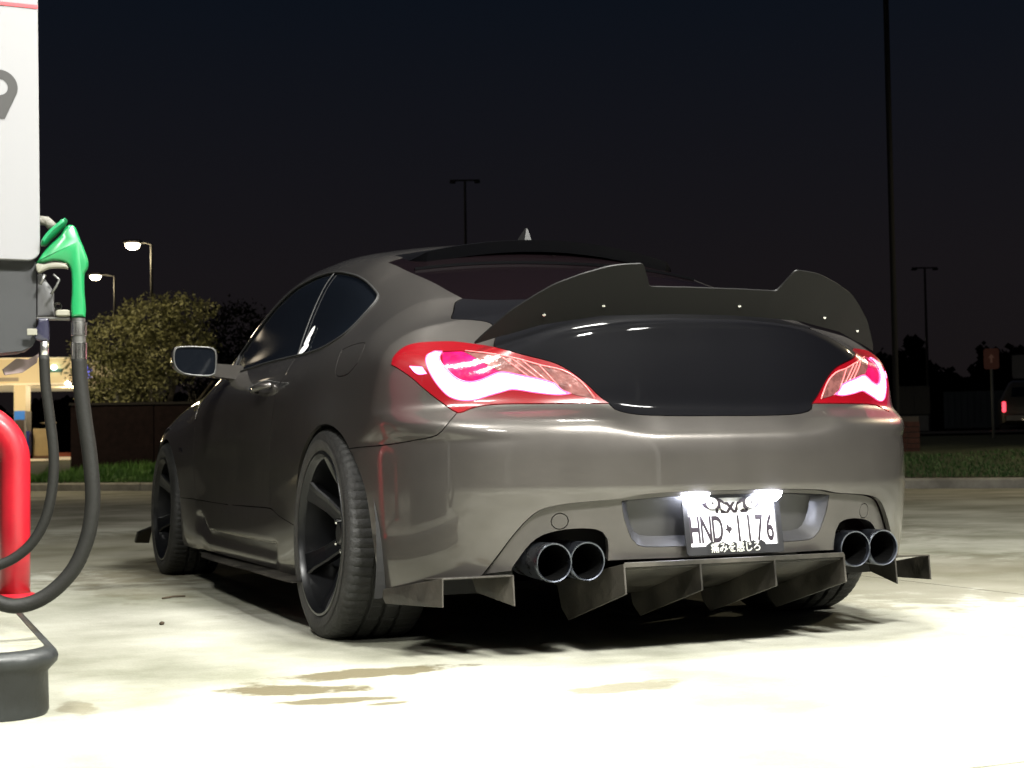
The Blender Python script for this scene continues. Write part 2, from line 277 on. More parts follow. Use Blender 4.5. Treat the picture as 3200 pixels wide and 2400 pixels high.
# extra relief on the body side: the step above the sill
_F0 = F
def F(x, y, z, detail=True):
    f = _F0(x, y, z, detail)
    if detail:
        m = (np.abs(x) > .6) & (y > .5) & (y < 2.3) & (z < .4)
        if np.any(m):
            zl = .262 + .06*sst(1.84, 2.05, y[m]) + .0*y[m]
            w = sst(.60, .70, y[m])*(1-sst(2.0, 2.15, y[m]))
            f = f.copy(); f[m] += w*.020*sst(zl+.003, zl-.012, z[m])*(1-.55*sst(zl-.03, zl-.10, z[m]))
    return f
def build_panels():
    polys = {}
    def P(n, L, step=.02, corner=48):
        polys[n] = np.array(ch(smooth_line(L, True, step, corner)))
    P('arch', sideP(ARCH)); P('farch', sideP(FARCH)); P('exh', EXH)
    P('glow', [(abs(a), b, c) for a, b, c in GLOW], .008); P('clear', CLEAR, .01); P('redin', REDIN, .01); P('mark', MARK, .01); P('light', LIGHT, .012, 60)
    P('cap', CAP, .01); P('val', VALP); P('win', [(abs(a), b, c) for a, b, c in WIN], .02)
    P('fuel', FUEL, .015); P('door', DOOR); P('skirt', SKIRT, .03); P('fend', FEND, .04)
    def ext(L, n, step=.02):  # open outline reaching the centreline, closed along it
        s = np.array(ch(smooth_line(L, False, step))); return s
    def rear_close(s): s[0, 0] = U0; s[-1, 0] = U0; return s
    polys['deck'] = None
    g = ext(RGLASS, 0); g[0] = (YA+.15, VT); s = g; g[-1, 0] = U0
    polys['rglass'] = np.vstack([g, [(U0, VT)]])
    d = rear_close(ext(DECK, 0)); d[0, 0] = U0; polys['deck'] = d
    b = rear_close(ext(BUMP, 0)); polys['bump'] = b
    v = rear_close(ext(VALP, 0)); polys['val'] = v
    v = rear_close(ext(POCP, 0)); polys['poc'] = v
    v = rear_close(ext(POCQ, 0)); polys['poq'] = v
    w = ext(WSH, 0); polys['wsh'] = np.array([(p[0], p[1]) for p in w]); polys['wsh'][0] = (2.76, VT); polys['wsh'][-1] = (1.80, VT)
    h = ext(HOOD, 0, .04); h[0] = (2.80, VT); h[-1, 0] = YB+UM*math.pi/2; polys['hood'] = np.vstack([h, [(YB+UM*math.pi/2, VT)]])
    div = np.array(ch(smooth_line(DIV, False, .02)))
    bot = ext(BOT, 0, .04); bot[0, 0] = U0; bot[-1, 0] = YB+UM*math.pi/2
    # grid
    U = np.concatenate([np.arange(U0, .42, .0105), np.arange(.42, 1.0, .016), np.arange(1.0, 2.4, .026), np.arange(2.4, 3.3, .03), np.linspace(3.3, YB+UM*math.pi/2, 26)])
    V = np.concatenate([np.arange(-.46, -.14, .009), np.arange(-.14, .16, .006), np.arange(.16, .55, .0085), np.arange(.55, VT-.012, .016), [VT]])
    gu, gv = np.meshgrid(U, V, indexing='ij'); G = np.stack([gu.ravel(), gv.ravel()], 1)
    UE = YB+UM*math.pi/2
    edges_pts = []; edges = []
    def addline(s, closed):
        n0 = len(edges_pts); edges_pts.extend([tuple(p) for p in s]); m = len(s)
        edges.extend([(n0+i, n0+(i+1) % m) for i in range(m if closed else m-1)])
    for k, s in polys.items(): addline(s, True)
    addline(div, False); addline(bot, False)
    E = np.array(edges_pts)
    # drop grid points that hug an outline
    A = E[[a for a, b in edges]]; B = E[[b for a, b in edges]]
    keep = np.ones(len(G), bool)
    for a, b in zip(A, B):
        lo = np.minimum(a, b)-.005; hi = np.maximum(a, b)+.005
        m = np.where((G[:, 0] > lo[0]) & (G[:, 0] < hi[0]) & (G[:, 1] > lo[1]) & (G[:, 1] < hi[1]))[0]
        if len(m):
            ab = b-a; t = np.clip(((G[m]-a)@ab)/(ab@ab+1e-15), 0, 1); d = np.linalg.norm(G[m]-a-t[:, None]*ab, axis=1)
            keep[m[d < .0028]] = False
    onb = (G[:, 0] <= U0+1e-9) | (G[:, 0] >= UE-1e-9) | (G[:, 1] >= VT-1e-9)
    G = G[keep | onb]
    pts = [Vector(p) for p in np.vstack([E, G])]
    res = delaunay_2d_cdt(pts, edges, [], 0, 1e-7)
    V2 = np.array([tuple(p) for p in res[0]]); T = np.array([f for f in res[2] if len(f) == 3])
    V2[:, 1] = np.minimum(V2[:, 1], VT); V2[:, 0] = np.clip(V2[:, 0], U0, UE)
    c = V2[T].mean(1)
    a2 = V2[T]; ar = np.abs((a2[:,1,0]-a2[:,0,0])*(a2[:,2,1]-a2[:,0,1])-(a2[:,2,0]-a2[:,0,0])*(a2[:,1,1]-a2[:,0,1]))
    ok = (ar > 1e-10) & (c[:, 0] > U0) & (c[:, 0] < UE)
    ok &= c[:, 1] > np.interp(c[:, 0], bot[:, 0], bot[:, 1])
    T = T[ok]; c = c[ok]
    def inside(n): return seg_in(polys[n], c)
    lab = np.full(len(T), 'body', dtype=object)
    for n in ['hood', 'fend', 'wsh', 'skirt', 'bump', 'deck', 'door', 'fuel', 'win', 'rglass', 'val', 'poc', 'poq', 'cap', 'light', 'mark', 'redin', 'clear', 'glow', 'exh', 'farch', 'arch']:
        m = inside(n)
        if n == 'fend': m &= lab != 'hood'
        if n == 'glow': m &= (lab == 'light') | (lab == 'clear') | (lab == 'redin')
        if n == 'exh': m &= (lab == 'val')
        if n == 'cap': m &= (lab == 'val')
        lab[m] = n
    # quarter window is behind the divider
    m = lab == 'win'; dv = div[np.argsort(div[:, 1])]
    lab[m & (c[:, 0] < np.interp(c[:, 1], dv[:, 1], dv[:, 0]))] = 'qwin'
    P3 = surf(V2); N3 = grad(P3)
    return T, lab, P3, N3, polys
def seg_in(poly, c):
    x, y = c[:, 0], c[:, 1]; ins = np.zeros(len(c), bool); P = poly; Q = np.roll(poly, -1, 0)
    for (ax, ay), (bx, by) in zip(P, Q):
        if ay == by: continue
        ins ^= ((ay > y) != (by > y)) & (x < (bx-ax)*(y-ay)/(by-ay)+ax)
    return ins
def panel(name, key, data, m, parent, gap=.0016, flange=.012, off=0.0, both=True, label=None, offn=None):
    T, lab, P3, N3, _ = data
    t = T[np.isin(lab, key)]
    if len(t) == 0: return []
    used, inv = np.unique(t, return_inverse=True); t = inv.reshape(-1, 3)
    p = P3[used].copy(); n = N3[used]; x0 = np.abs(p[:, 0]) < 1e-5
    a, b, c = p[t[:, 0]], p[t[:, 1]], p[t[:, 2]]
    fn = np.cross(b-a, c-a); flip = (fn*n[t[:, 0]]).sum(1) < 0; t[flip] = t[flip][:, ::-1]
    good = np.linalg.norm(fn, axis=1) > 1e-12; t = t[good]
    ed = {}
    for f in t:
        for i in range(3):
            k = (f[i], f[(i+1) % 3]); ed[k] = f[(i+2) % 3]
    bd = [(k, v) for k, v in ed.items() if (k[1], k[0]) not in ed]
    shift = np.zeros_like(p)
    bd = [(k, v) for k, v in bd if not (x0[k[0]] and x0[k[1]])]
    for (i, j), o in bd:
        e = p[j]-p[i]; L = np.linalg.norm(e)+1e-12; q = np.cross(n[i], e/L); q = q if q@(p[o]-p[i]) > 0 else -q
        shift[i] += q*L; shift[j] += q*L
    L = np.linalg.norm(shift, axis=1, keepdims=True); mv = np.where(L > 1e-12, shift/(L+1e-12), 0)*gap; mv[x0, 0] = 0
    p = p + mv + n*(off if offn is None else offn(p)[:, None])
    verts = list(p); faces = [tuple(f) for f in t]; nm = len(faces)
    fv = {}
    if flange:
        for (i, j), o in bd:
            for k in (i, j):
                if k not in fv:
                    top = len(verts); verts.append(p[k]); low = len(verts); w = -n[k]*flange
                    if x0[k]: w[0] = 0
                    verts.append(p[k]+w); fv[k] = (top, low)
            faces.append((fv[j][0], fv[i][0], fv[i][1], fv[j][1]))
    V = np.array(verts); objs = []
    touches = x0.any()
    if touches:
        n0 = len(V); M = V*np.array([-1, 1, 1]); idx = np.arange(n0)+n0
        wx = np.abs(V[:, 0]) < 1e-5; idx[wx] = np.where(wx)[0]
        A2 = np.vstack([V, M]); f2 = faces + [tuple(idx[k] for k in f)[::-1] for f in faces]
        o = link(name, A2, f2, m, parent, True, 50)
        me = o.data
        if label: o['label'] = label
        objs.append(o)
    else:
        for s in ((-1, 1) if both else (-1,)):
            VV = V*np.array([s, 1, 1]); ff = faces if s > 0 else [f[::-1] for f in faces]
            o = link(name, VV, ff, m, parent, True, 50)
            if label: o['label'] = label
            objs.append(o)
    return objs
# ---------------------------------------------------------------- lamps of the place (the pump canopy overhead, street lamps)
M_lens = mat('canopy_lamp_lens', (.9,.9,.9), .4, emit=(1,.97,.88), es=22)
M_can = mat('canopy_white_metal', (.25,.25,.245), .5, noise=.05, nscale=2)
M_mdark = mat('dark_painted_metal', (.03,.03,.032), .5)
canopy = empty('station_canopy', (0, 0, 4.75), 'flat white canopy roof over the pumps, with square lamps in its underside', 'canopy')
mb = MB(); mb.box(-9,4.2,-11,.9,.10,.12); mb.go('soffit', M_can, canopy)
mb = MB(); mb.box(-9.05,4.25,-11.05,.95,.12,.95); mb.go('roof_deck', M_can, canopy)
for x, y in ((-7.5,-10),(-7.5,-2.2),(2.8,-10)):
    mb = MB(); mb.box(x-.15,x+.15,y-.15,y+.15,-4.75,.10); mb.go('column', M_can, canopy)
LAMPS = [(.20,-.55,420),(-3.3,-2.3,330),(-.5,-5.3,1700),(2.0,-5.6,700),(-5.2,-5.8,260)]
for x, y, p in LAMPS:
    mb = MB(); mb.box(x-.46,x+.46,y-.46,y+.46,.03,.099); h = mb.go('lamp_housing', M_can, canopy)
    mb = MB(); mb.box(x-.40,x+.40,y-.40,y+.40,.012,.029); mb.go('lamp_lens', M_lens, h)
    l = bpy.data.lights.new('canopy_lamp', 'AREA'); l.energy = p; l.size = .8; l.color = (1,.99,.93); lo = bpy.data.objects.new('canopy_lamp', l); COL.objects.link(lo); lo.location = (x, y, 4.755)
# ---------------------------------------------------------------- terrain: forecourt slabs, kerb, verge
CL0 = np.array([.3, 23.1]); CD = np.array([11.2, 11.3])-CL0; CLEN = np.linalg.norm(CD); CD = CD/CLEN; CN = np.array([-CD[1], CD[0]])
if CN@np.array([1, 1]) < 0: CN = -CN
def st_(x, y): p = np.array([x, y])-CL0; return p@CD, p@CN
def xy(s, t): return CL0+CD*s+CN*t
def hgt(s, t):
    k = float(np.interp(s, [-3, 4, 9, 20], [.0, .15, .9, 1]))
    left = float(np.interp(t, [0, .5, 4, 12, 40], [.14, .16, .34, .52, .6])); right = float(np.interp(t, [0, .5, 4, 8, 16, 30, 60], [.14, .17, .40, .62, .92, 1.1, 1.3]))
    return left*(1-k)+right*k
def stain_dim_mat(name, col, rough):
    m = mat(name, col, rough, noise=.0, bump=.18, bscale=55, rvar=.12, nscale=1.3); t = m.node_tree; b = t.nodes['Principled BSDF']; N = t.nodes.new; Lk = t.links.new
    g = N('ShaderNodeNewGeometry'); n1 = N('ShaderNodeTexNoise'); n1.inputs['Scale'].default_value = .9; n1.inputs['Detail'].default_value = 8; n1.inputs['Roughness'].default_value = .62; Lk(g.outputs['Position'], n1.inputs['Vector'])
    r1 = N('ShaderNodeValToRGB'); r1.color_ramp.elements[0].position = .36; r1.color_ramp.elements[1].position = .66
    r1.color_ramp.elements[0].color = (col[0]*.40, col[1]*.41, col[2]*.35, 1); r1.color_ramp.elements[1].color = (*col, 1); Lk(n1.outputs['Fac'], r1.inputs[0])
    n2 = N('ShaderNodeTexNoise'); n2.inputs['Scale'].default_value = 140; n2.inputs['Detail'].default_value = 3; Lk(g.outputs['Position'], n2.inputs['Vector'])
    mx = N('ShaderNodeMix'); mx.data_type = 'RGBA'; mx.blend_type = 'MULTIPLY'; mx.inputs[0].default_value = .35; Lk(r1.outputs[0], mx.inputs[6]); Lk(n2.outputs['Fac'], mx.inputs[7])
    cur = mx.outputs[2]
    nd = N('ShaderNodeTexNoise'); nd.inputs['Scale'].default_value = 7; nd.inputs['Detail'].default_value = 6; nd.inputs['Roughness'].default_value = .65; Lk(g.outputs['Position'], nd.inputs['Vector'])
    for (x, y, a, b_, ang, st) in ((-1.28,-.98,.20,.085,-.33,.98),(-1.05,-.80,.28,.085,.05,.96),(-1.24,-1.17,.15,.042,-.2,.95),(-1.13,-1.27,.05,.02,0,.9),(-.55,-1.32,.18,.07,.1,.7),(1.9,.9,1.7,1.3,0,.50),(-.6,4.6,1.6,2.6,0,.50),(2.6,4.6,2.2,2.0,0,.45),(-1.15,2.4,.30,1.0,0,.40),(-.6,1.7,1.0,.20,1.2,.35),(-.15,4.4,1.3,.25,.9,.45),(-.95,2.9,.8,.22,1.2,.4),(2.6,.9,.9,.25,-.3,.3),(1.9,2.5,1.4,.2,.3,.3),(-1.78,-.98,.05,.10,0,.6)):  # the widest ellipses put shade into the midground colour; smaller ones are stains
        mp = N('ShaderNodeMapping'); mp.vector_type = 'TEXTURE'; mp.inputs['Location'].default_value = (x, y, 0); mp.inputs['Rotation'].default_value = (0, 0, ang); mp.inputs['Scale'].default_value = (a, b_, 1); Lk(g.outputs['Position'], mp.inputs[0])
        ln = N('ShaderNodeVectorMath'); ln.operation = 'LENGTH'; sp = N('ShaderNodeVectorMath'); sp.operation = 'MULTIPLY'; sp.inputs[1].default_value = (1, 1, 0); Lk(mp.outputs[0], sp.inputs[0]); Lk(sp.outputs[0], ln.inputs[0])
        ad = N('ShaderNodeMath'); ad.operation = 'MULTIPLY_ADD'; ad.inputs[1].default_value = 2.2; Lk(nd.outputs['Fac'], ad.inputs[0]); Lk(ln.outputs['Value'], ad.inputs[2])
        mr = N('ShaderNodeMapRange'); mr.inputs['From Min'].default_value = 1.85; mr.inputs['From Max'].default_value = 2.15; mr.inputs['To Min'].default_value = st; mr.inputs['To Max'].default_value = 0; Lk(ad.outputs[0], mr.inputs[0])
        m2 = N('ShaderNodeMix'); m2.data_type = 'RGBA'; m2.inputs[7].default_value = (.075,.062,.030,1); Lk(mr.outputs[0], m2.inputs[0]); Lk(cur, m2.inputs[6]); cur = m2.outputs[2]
    Lk(cur, b.inputs['Base Color']); return m
M_conc = stain_dim_mat('stained_dimmed_concrete', (.46,.455,.39), .78)
M_conc2 = stain_dim_mat('far_dimmed_concrete', (.44,.42,.36), .85)  # slightly darker copy, dims the far ground by its colour
fc = empty('forecourt', (0, 0, 0)); tag(fc, kind='structure')
# ground sheet under everything, reaching the horizon
gs = []; gf = []
link('ground', [(-600,-600,-.03),(600,-600,-.03),(600,600,-.03),(-600,600,-.03)], [(0,1,2,3)], mat('dark_soil', (.03,.028,.025), .9)); tag(bpy.data.objects['ground'], kind='structure')
XS = [-26.4,-21.8,-17.2,-12.6,-8.0,-3.4,1.8,6.4,11.0,15.6,20.2,24.8]; YS = [-16,-11.2,-6.4,-1.65+.0,3.1,7.9,12.7,17.5,22.3,27.1]
YS[3] = -2.4
def clip(poly, n, c):
    out_ = []
    for i in range(len(poly)):
        a, b = poly[i-1], poly[i]; da, db = np.dot(n, a)-c, np.dot(n, b)-c
        if (da <= 0) != (db <= 0): t = da/(da-db); out_.append(a+(b-a)*t)
        if db <= 0: out_.append(b)
    return out_
lim = CN@CL0-.02
for i in range(len(XS)-1):
    for j in range(len(YS)-1):
        g = .006; q = [np.array(p, float) for p in ((XS[i]+g, YS[j]+g), (XS[i+1]-g, YS[j]+g), (XS[i+1]-g, YS[j+1]-g), (XS[i]+g, YS[j+1]-g))]
        q = clip(q, CN, lim)
        if len(q) < 3: continue
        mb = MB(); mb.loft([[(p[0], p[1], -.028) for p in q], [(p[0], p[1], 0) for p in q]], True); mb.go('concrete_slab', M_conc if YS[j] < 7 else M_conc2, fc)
mb = MB(); mb.v = [(-30,-20,-.012),(30,-20,-.012),(30,28,-.012),(-30,28,-.012)]; mb.f = [(0,1,2,3)]
q = clip([np.array(v[:2]) for v in mb.v], CN, lim); mb = MB(); mb.v = [(p[0], p[1], -.012) for p in q]; mb.f = [tuple(range(len(q)))]; mb.go('joint_filler', mat('joint_filler', (.03,.03,.028), .9), fc)
# kerb stones
kerb = empty('kerb', (0, 0, 0)); tag(kerb, kind='structure'); M_kerb = mat('kerb_concrete', (.33,.31,.27), .85, noise=.3, nscale=3, bump=.2)
for k in range(-4, 13):
    s0, s1 = k*1.83+.01+.55, (k+1)*1.83-.01+.55; prof = [(.0, 0), (.0, .11), (.02, .138), (.15, .14), (.15, -.05), (0, -.05)]
    mb = MB(); mb.loft([[(*xy(s0, t), z) for t, z in prof], [(*xy(s1, t), z) for t, z in prof]], True); mb.go('kerb_stone', M_kerb, kerb)
# verge and land behind it
SS = np.concatenate([np.linspace(-60, -3, 8), np.linspace(-2, 24, 27), np.linspace(30, 160, 10)]); TT = np.array([.15,.5,1,1.6,2.4,3.2,4,5,6,8,10,13,16,20,25,30,40,60,100,200])
hh = lambda s, t: hgt(s, t)+.03*math.sin(s*1.7+t*.9)*min(1, t*.3)*(1 if t < 12 else 0)
V = [(*xy(s, t), hh(s, t)) for s in SS for t in TT]; nT = len(TT)
Fc = [(a*nT+b, (a+1)*nT+b, (a+1)*nT+b+1, a*nT+b+1) for a in range(len(SS)-1) for b in range(nT-1)]
M_turf = mat('verge_turf', (.022,.030,.010), .95, col2=(.040,.048,.018), nscale=5, bump=.5, bscale=14)
o = link('verge', V, Fc, M_turf, None, True); tag(o, kind='structure')
M_road = mat('asphalt', (.05,.048,.045), .85, noise=.2, nscale=3)
V = []; 
for s in np.linspace(6, 60, 20):
    for t in (13.2, 19.6): V.append((*xy(s, t), hh(s, t)+.03+(.02 if t < 15 else 0)))
o = link('road', V, [(2*i, 2*i+1, 2*i+3, 2*i+2) for i in range(19)], M_road); tag(o, kind='structure')
# grass
def blade_mesh(items, name, m, kind='stuff'):
    v = []; f = []
    for (x, y, z, h, w, a, lean) in items:
        n0 = len(v); c, s_ = math.cos(a)*w, math.sin(a)*w; lx, ly = math.cos(a+1.3)*lean, math.sin(a+1.3)*lean
        v += [(x-c, y-s_, z), (x+c, y+s_, z), (x+c*.7+lx*.4, y+s_*.7+ly*.4, z+h*.55), (x-c*.7+lx*.4, y-s_*.7+ly*.4, z+h*.55), (x+lx, y+ly, z+h)]
        f += [(n0, n0+1, n0+2, n0+3), (n0+3, n0+2, n0+4)]
    o = link(name, v, f, m); tag(o, kind=kind); return o
items = []
for _ in range(15000):
    s = RNG.uniform(-1.6, 7.5); t = .17+RNG.uniform(0, 1)**1.3*4.2; p = xy(s, t); k = .5+.5*math.sin(s*2.3+1.1*math.sin(t*3)+t)
    items.append((p[0], p[1], hh(s, t)-.01, RNG.uniform(.06, .17)*(.55+.8*k), .009, RNG.uniform(0, 6.28), RNG.uniform(.01, .07)))
for cs, ct, n, H in ((2.62,.7,160,.50),(2.2,.6,60,.27),(3.0,.8,50,.3),(1.1,.6,60,.22),(-.2,.7,80,.25),(3.9,.6,50,.22)):
    for _ in range(n):
        a = RNG.uniform(0, 6.28); r = abs(RNG.normal(0, .10)); s, t = cs+r*math.cos(a), ct+r*math.sin(a); p = xy(s, t); z0 = hh(s, t)+RNG.uniform(0, H*.75)*(1-min(1, r*4))
        items.append((p[0], p[1], z0, RNG.uniform(.08, .17), .014, RNG.uniform(0, 6.28), RNG.uniform(.03, .10)))
blade_mesh(items, 'verge_grass', mat('lit_grass', (.055,.16,.020), .6, col2=(.10,.20,.035), nscale=3))  # brighter green than the mown grass, lamp light put into the colour
items = []
for _ in range(12000):
    s = RNG.uniform(11, 21); t = .17+RNG.uniform(0, 1)**1.2*5; p = xy(s, t)
    items.append((p[0], p[1], hh(s, t)-.01, RNG.uniform(.03, .08), .009, RNG.uniform(0, 6.28), RNG.uniform(.01, .05)))
blade_mesh(items, 'mown_grass', mat('dark_grass', (.03,.085,.018), .7))
# ---------------------------------------------------------------- pixel-free placing: everything below stands at its own ground position
M_galv = mat('galvanised_steel', (.35,.34,.31), .5, .6)
def street_lamp(x, y, z0, H, arm, label, grp, lit=True, rad=.06, head=(.55,.22), power=0, ang=0.0, es=60, aim=None):
    r = empty('street_lamp', (x, y, z0), label, 'street lamp', grp); r.rotation_euler = (0, 0, ang)
    mb = MB(); mb.tube([(0,0,0),(0,0,H*.5),(0,0,H)], [rad,rad*.8,rad*.6], 10); mb.tube([(0,0,H-.02),(-arm*.5,0,H+.05),(-arm,0,H+.06)], .02, 8); mb.go('pole', mat('lamp_pole_paint', (.05,.046,.04), .6) if lit else M_mdark, r, True, 40)
    mb = MB(); mb.box(-arm-head[0],-arm,-head[1]/2,head[1]/2,H+.02,H+.14,.03); hd = mb.go('lamp_head', M_mdark, r)
    if lit:
        mb = MB(); mb.lathe([(0,-.12),(.09,-.11),(.16,-.06),(.18,.018)], 'z', n=20); mb.v = [(p[0]*1.25-arm-head[0]*.5, p[1], p[2]*1.3+H) for p in mb.v]
        mb.go('lamp_lens', mat('street_lamp_lens' if es > 10 else 'added_lamp_lens', (1,.9,.7), .4, emit=(1,.84,.62), es=14 if es > 10 else 1.5), r, True)
        l = bpy.data.lights.new('street_lamp_light', 'POINT'); l.energy = power; l.color = (1,.84,.52); l.shadow_soft_size = .3; 
        if aim: bpy.data.lights.remove(l); l = bpy.data.lights.new('street_lamp_light', 'SPOT'); l.energy = power; l.color = (1,.86,.56); l.shadow_soft_size = .15; l.spot_size = R_(128); l.spot_blend = .5
        lo = bpy.data.objects.new('street_lamp_light', l); COL.objects.link(lo); lo.location = (-arm-head[0]*.5, 0, H-.35)
        if aim: w_ = Vector((x, y, z0+H-.35)); lo.location = w_; lo.rotation_euler = (Vector(aim)-w_).to_track_quat('-Z', 'Y').to_euler()
        else: lo.parent = r
    return r
VA = -R_(23)
street_lamp(5.39, 40.9, .5, 6.55, .30, 'lit street lamp above the pale bush, the taller and nearer of the two', 'lit street lamps', power=250, ang=VA)
street_lamp(6.55, 56.7, .5, 7.45, .50, 'lit street lamp farther off, lower and nearest to the green nozzle', 'lit street lamps', power=250, ang=VA)
street_lamp(-1.7, 24.3, .1, 6.4, .30, 'added street lamp, unseen left of the frame, that lights the pale bush and the verge', 'lit street lamps', power=1350, ang=VA, es=3, aim=(2.6, 24.2, 0))  # added lamp out of view, put there to light bush and verge
street_lamp(17.5, 9.0, 0, 8.0, .30, 'added street lamp, unseen beyond the right edge, that brightens the far concrete', 'lit street lamps', power=2600, ang=VA, es=3, aim=(5.5, 9.5, 0))  # added lamp out of view, raises the brightness of the far slabs
for x, y, z, H, lab in ((19.6,50.9,.6,11.0,'unlit dark lamp mast rising behind the coupe roof'), (43.3,51.8,1.2,7.8,'unlit dark lamp mast behind the tall black pole at the right')):
    r = empty('lamp_mast', (x, y, z), lab, 'lamp mast'); r.rotation_euler = (0, 0, VA)
    mb = MB(); mb.tube([(0,0,0),(0,0,H)], [.08,.05], 10); mb.go('pole', M_mdark, r, True, 40)
    mb = MB(); mb.box(-.6,.6,-.04,.04,H,H+.06); mb.go('crossarm', M_mdark, r)
    for sx_ in (-.5,.5): mb = MB(); mb.box(sx_-.12,sx_+.12,-.12,.12,H-.08,H-.005,.02); mb.go('lamp_head', M_mdark, r)
r = empty('utility_pole', (13.62, 15.9, .2), 'tall black pole running out of the top of the frame at the right', 'pole')
mb = MB(); mb.tube([(0,0,0),(0,0,9.0),(0,0,14)], [.050,.046,.042], 14); mb.go('pole_shaft', mat('black_pole', (.012,.012,.013), .9, spec=.1), r, True, 40)
mb = MB(); mb.box(-.16,.16,-.16,.16,0,.04); mb.go('base_plate', M_mdark, r)
# short pale post before the wall
r = empty('marker_post', (2.64, 29.1, .3), 'short pale metal post under the lit bush', 'post'); mb = MB(); mb.tube([(0,0,0),(0,0,2.7)], .065, 10); mb.go('post', mat('pale_post', (.5,.48,.42), .6), r, True, 40); mb = MB(); mb.lathe([(0,.03),(.05,.02),(.065,0)], 'z', (0,0,2.7), 10); mb.go('post_cap', mat('pale_post', (.5,.48,.42), .6), r, True)
# ---------------------------------------------------------------- trees
def tree(x, y, z0, trunks, clumps, n, leaf, label, mleaf, mbark, grp=None, cat='tree', twigs=0):
    r = empty('tree', (x, y, z0), label, cat, grp); mb = MB()
    for b in trunks: mb.tube(b[0], b[1], 8)
    mb.go('trunk', mbark, r, True, 60); v = []; f = []
    wts = np.array([c[3]*c[4]*c[5] for c in clumps]); wts /= wts.sum()
    for _ in range(n):
        c = clumps[RNG.choice(len(clumps), p=wts)]; d = RNG.normal(size=3); d /= np.linalg.norm(d); rr = RNG.uniform(.45, 1.06)**.7 if RNG.random() < .85 else RNG.uniform(1, 1.22)
        p = np.array(c[:3])+d*np.array(c[3:6])*rr; nn = RNG.normal(size=3)+d*.8+np.array([0,0,.5]); nn /= np.linalg.norm(nn); a = np.cross(nn, RNG.normal(size=3)); a /= np.linalg.norm(a); b = np.cross(nn, a); L = leaf*RNG.uniform(.6, 1.4)
        k = len(v); v += [p-a*L, p+b*L*.45, p+a*L, p-b*L*.45]; f.append((k, k+1, k+2, k+3))
    link('crown', v, f, mleaf, r); return r
M_bark = mat('bark', (.06,.05,.035), .9, noise=.3, nscale=6); M_leafp = mat('pale_leaves', (.12,.125,.045), .5, col2=(.42,.40,.19), nscale=2.2); M_leafd = mat('dark_leaves', (.004,.005,.004), .8, spec=.1)  # near-black leaves put the unlit look into their colour
tr = [([(0,0,0),(.1,0,.7),(-.25,0,1.5),(-.6,0,2.3)],[.09,.07,.05,.02]),([(.05,0,0),(.3,.1,.8),(.5,.1,1.6),(.9,0,2.6)],[.08,.06,.05,.02]),([(.0,.1,0),(-.3,.1,.6),(-.9,0,1.3),(-1.2,0,1.9)],[.06,.05,.035,.015]),([(.2,0,0),(.7,0,.9),(1.3,0,1.7)],[.06,.04,.02])]
cl = [(-1.05,0,1.9,.62,.6,.5),(-.6,0,2.55,.75,.7,.50),(.05,0,2.95,.75,.7,.50),(.65,0,3.1,.55,.6,.42),(.3,.2,2.2,.8,.7,.6),(-.85,.1,1.35,.55,.5,.42),(-.2,.1,1.55,.6,.5,.45),(.85,.2,2.5,.55,.6,.45),(1.15,0,3.2,.3,.3,.22),(-1.35,0,2.35,.3,.3,.25),(-.35,.1,1.9,.7,.6,.5)]
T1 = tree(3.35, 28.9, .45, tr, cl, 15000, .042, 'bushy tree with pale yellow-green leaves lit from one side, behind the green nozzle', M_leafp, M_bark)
cl2 = [(0,0,3.0,.9,.8,.8),(.9,0,2.6,.8,.8,.8),(-.7,0,2.2,.8,.7,.7),(.3,0,1.7,1.1,.8,.8),(1.5,0,2.0,.7,.7,.7),(1.0,0,1.2,.8,.6,.6)]
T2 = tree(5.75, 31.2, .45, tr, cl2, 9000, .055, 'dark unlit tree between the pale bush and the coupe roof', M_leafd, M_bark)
T1.scale = (1.08,)*3; T2.scale = (1.02,)*3
# bare scrub behind the wall
r = empty('bare_shrub', (3.6, 34.5, .35), 'tangle of bare grey branches above the dark wall, below the pale bush', 'shrub'); mb = MB()
for k in range(90):
    x0 = RNG.uniform(-.35, 4.6); a = RNG.uniform(-.7, .7); h = RNG.uniform(1.1, 2.3); mb.tube([(x0,0,0),(x0+a*.5,.1,h*.5),(x0+a*1.3,.0,h)], [.035,.022,.008], 5, False)
mb.go('branches', mat('grey_twigs', (.16,.145,.12), .9), r)
# ---------------------------------------------------------------- boundary wall of dark brick
wl = empty('boundary_wall', (0, 0, 0), 'low dark reddish wall behind the verge, left of the coupe', 'wall')
a = np.array([1.42, 27.0]); b = np.array([8.2, 24.1]); wd = (b-a)/np.linalg.norm(b-a); wn = np.array([-wd[1], wd[0]])
def wbox(name, s0, s1, t0, t1, z0, z1, m, par):
    c = [a+wd*s+wn*t for s, t in ((s0,t0),(s1,t0),(s1,t1),(s0,t1))]; mb = MB(); mb.loft([[(*p, z0) for p in c], [(*p, z1) for p in c]], True); return mb.go(name, m, par)
M_wall = mat('dark_red_brickwork', (.012,.006,.006), .95, spec=.2, noise=.35, nscale=9)
for k in range(4): wbox('wall_panel', k*1.72, k*1.72+1.70, 0, .18, -.1, 1.66, M_wall, wl)
wbox('coping', -.03, 6.9, -.03, .21, 1.66, 1.71, mat('dark_coping', (.014,.011,.010), .9), wl)
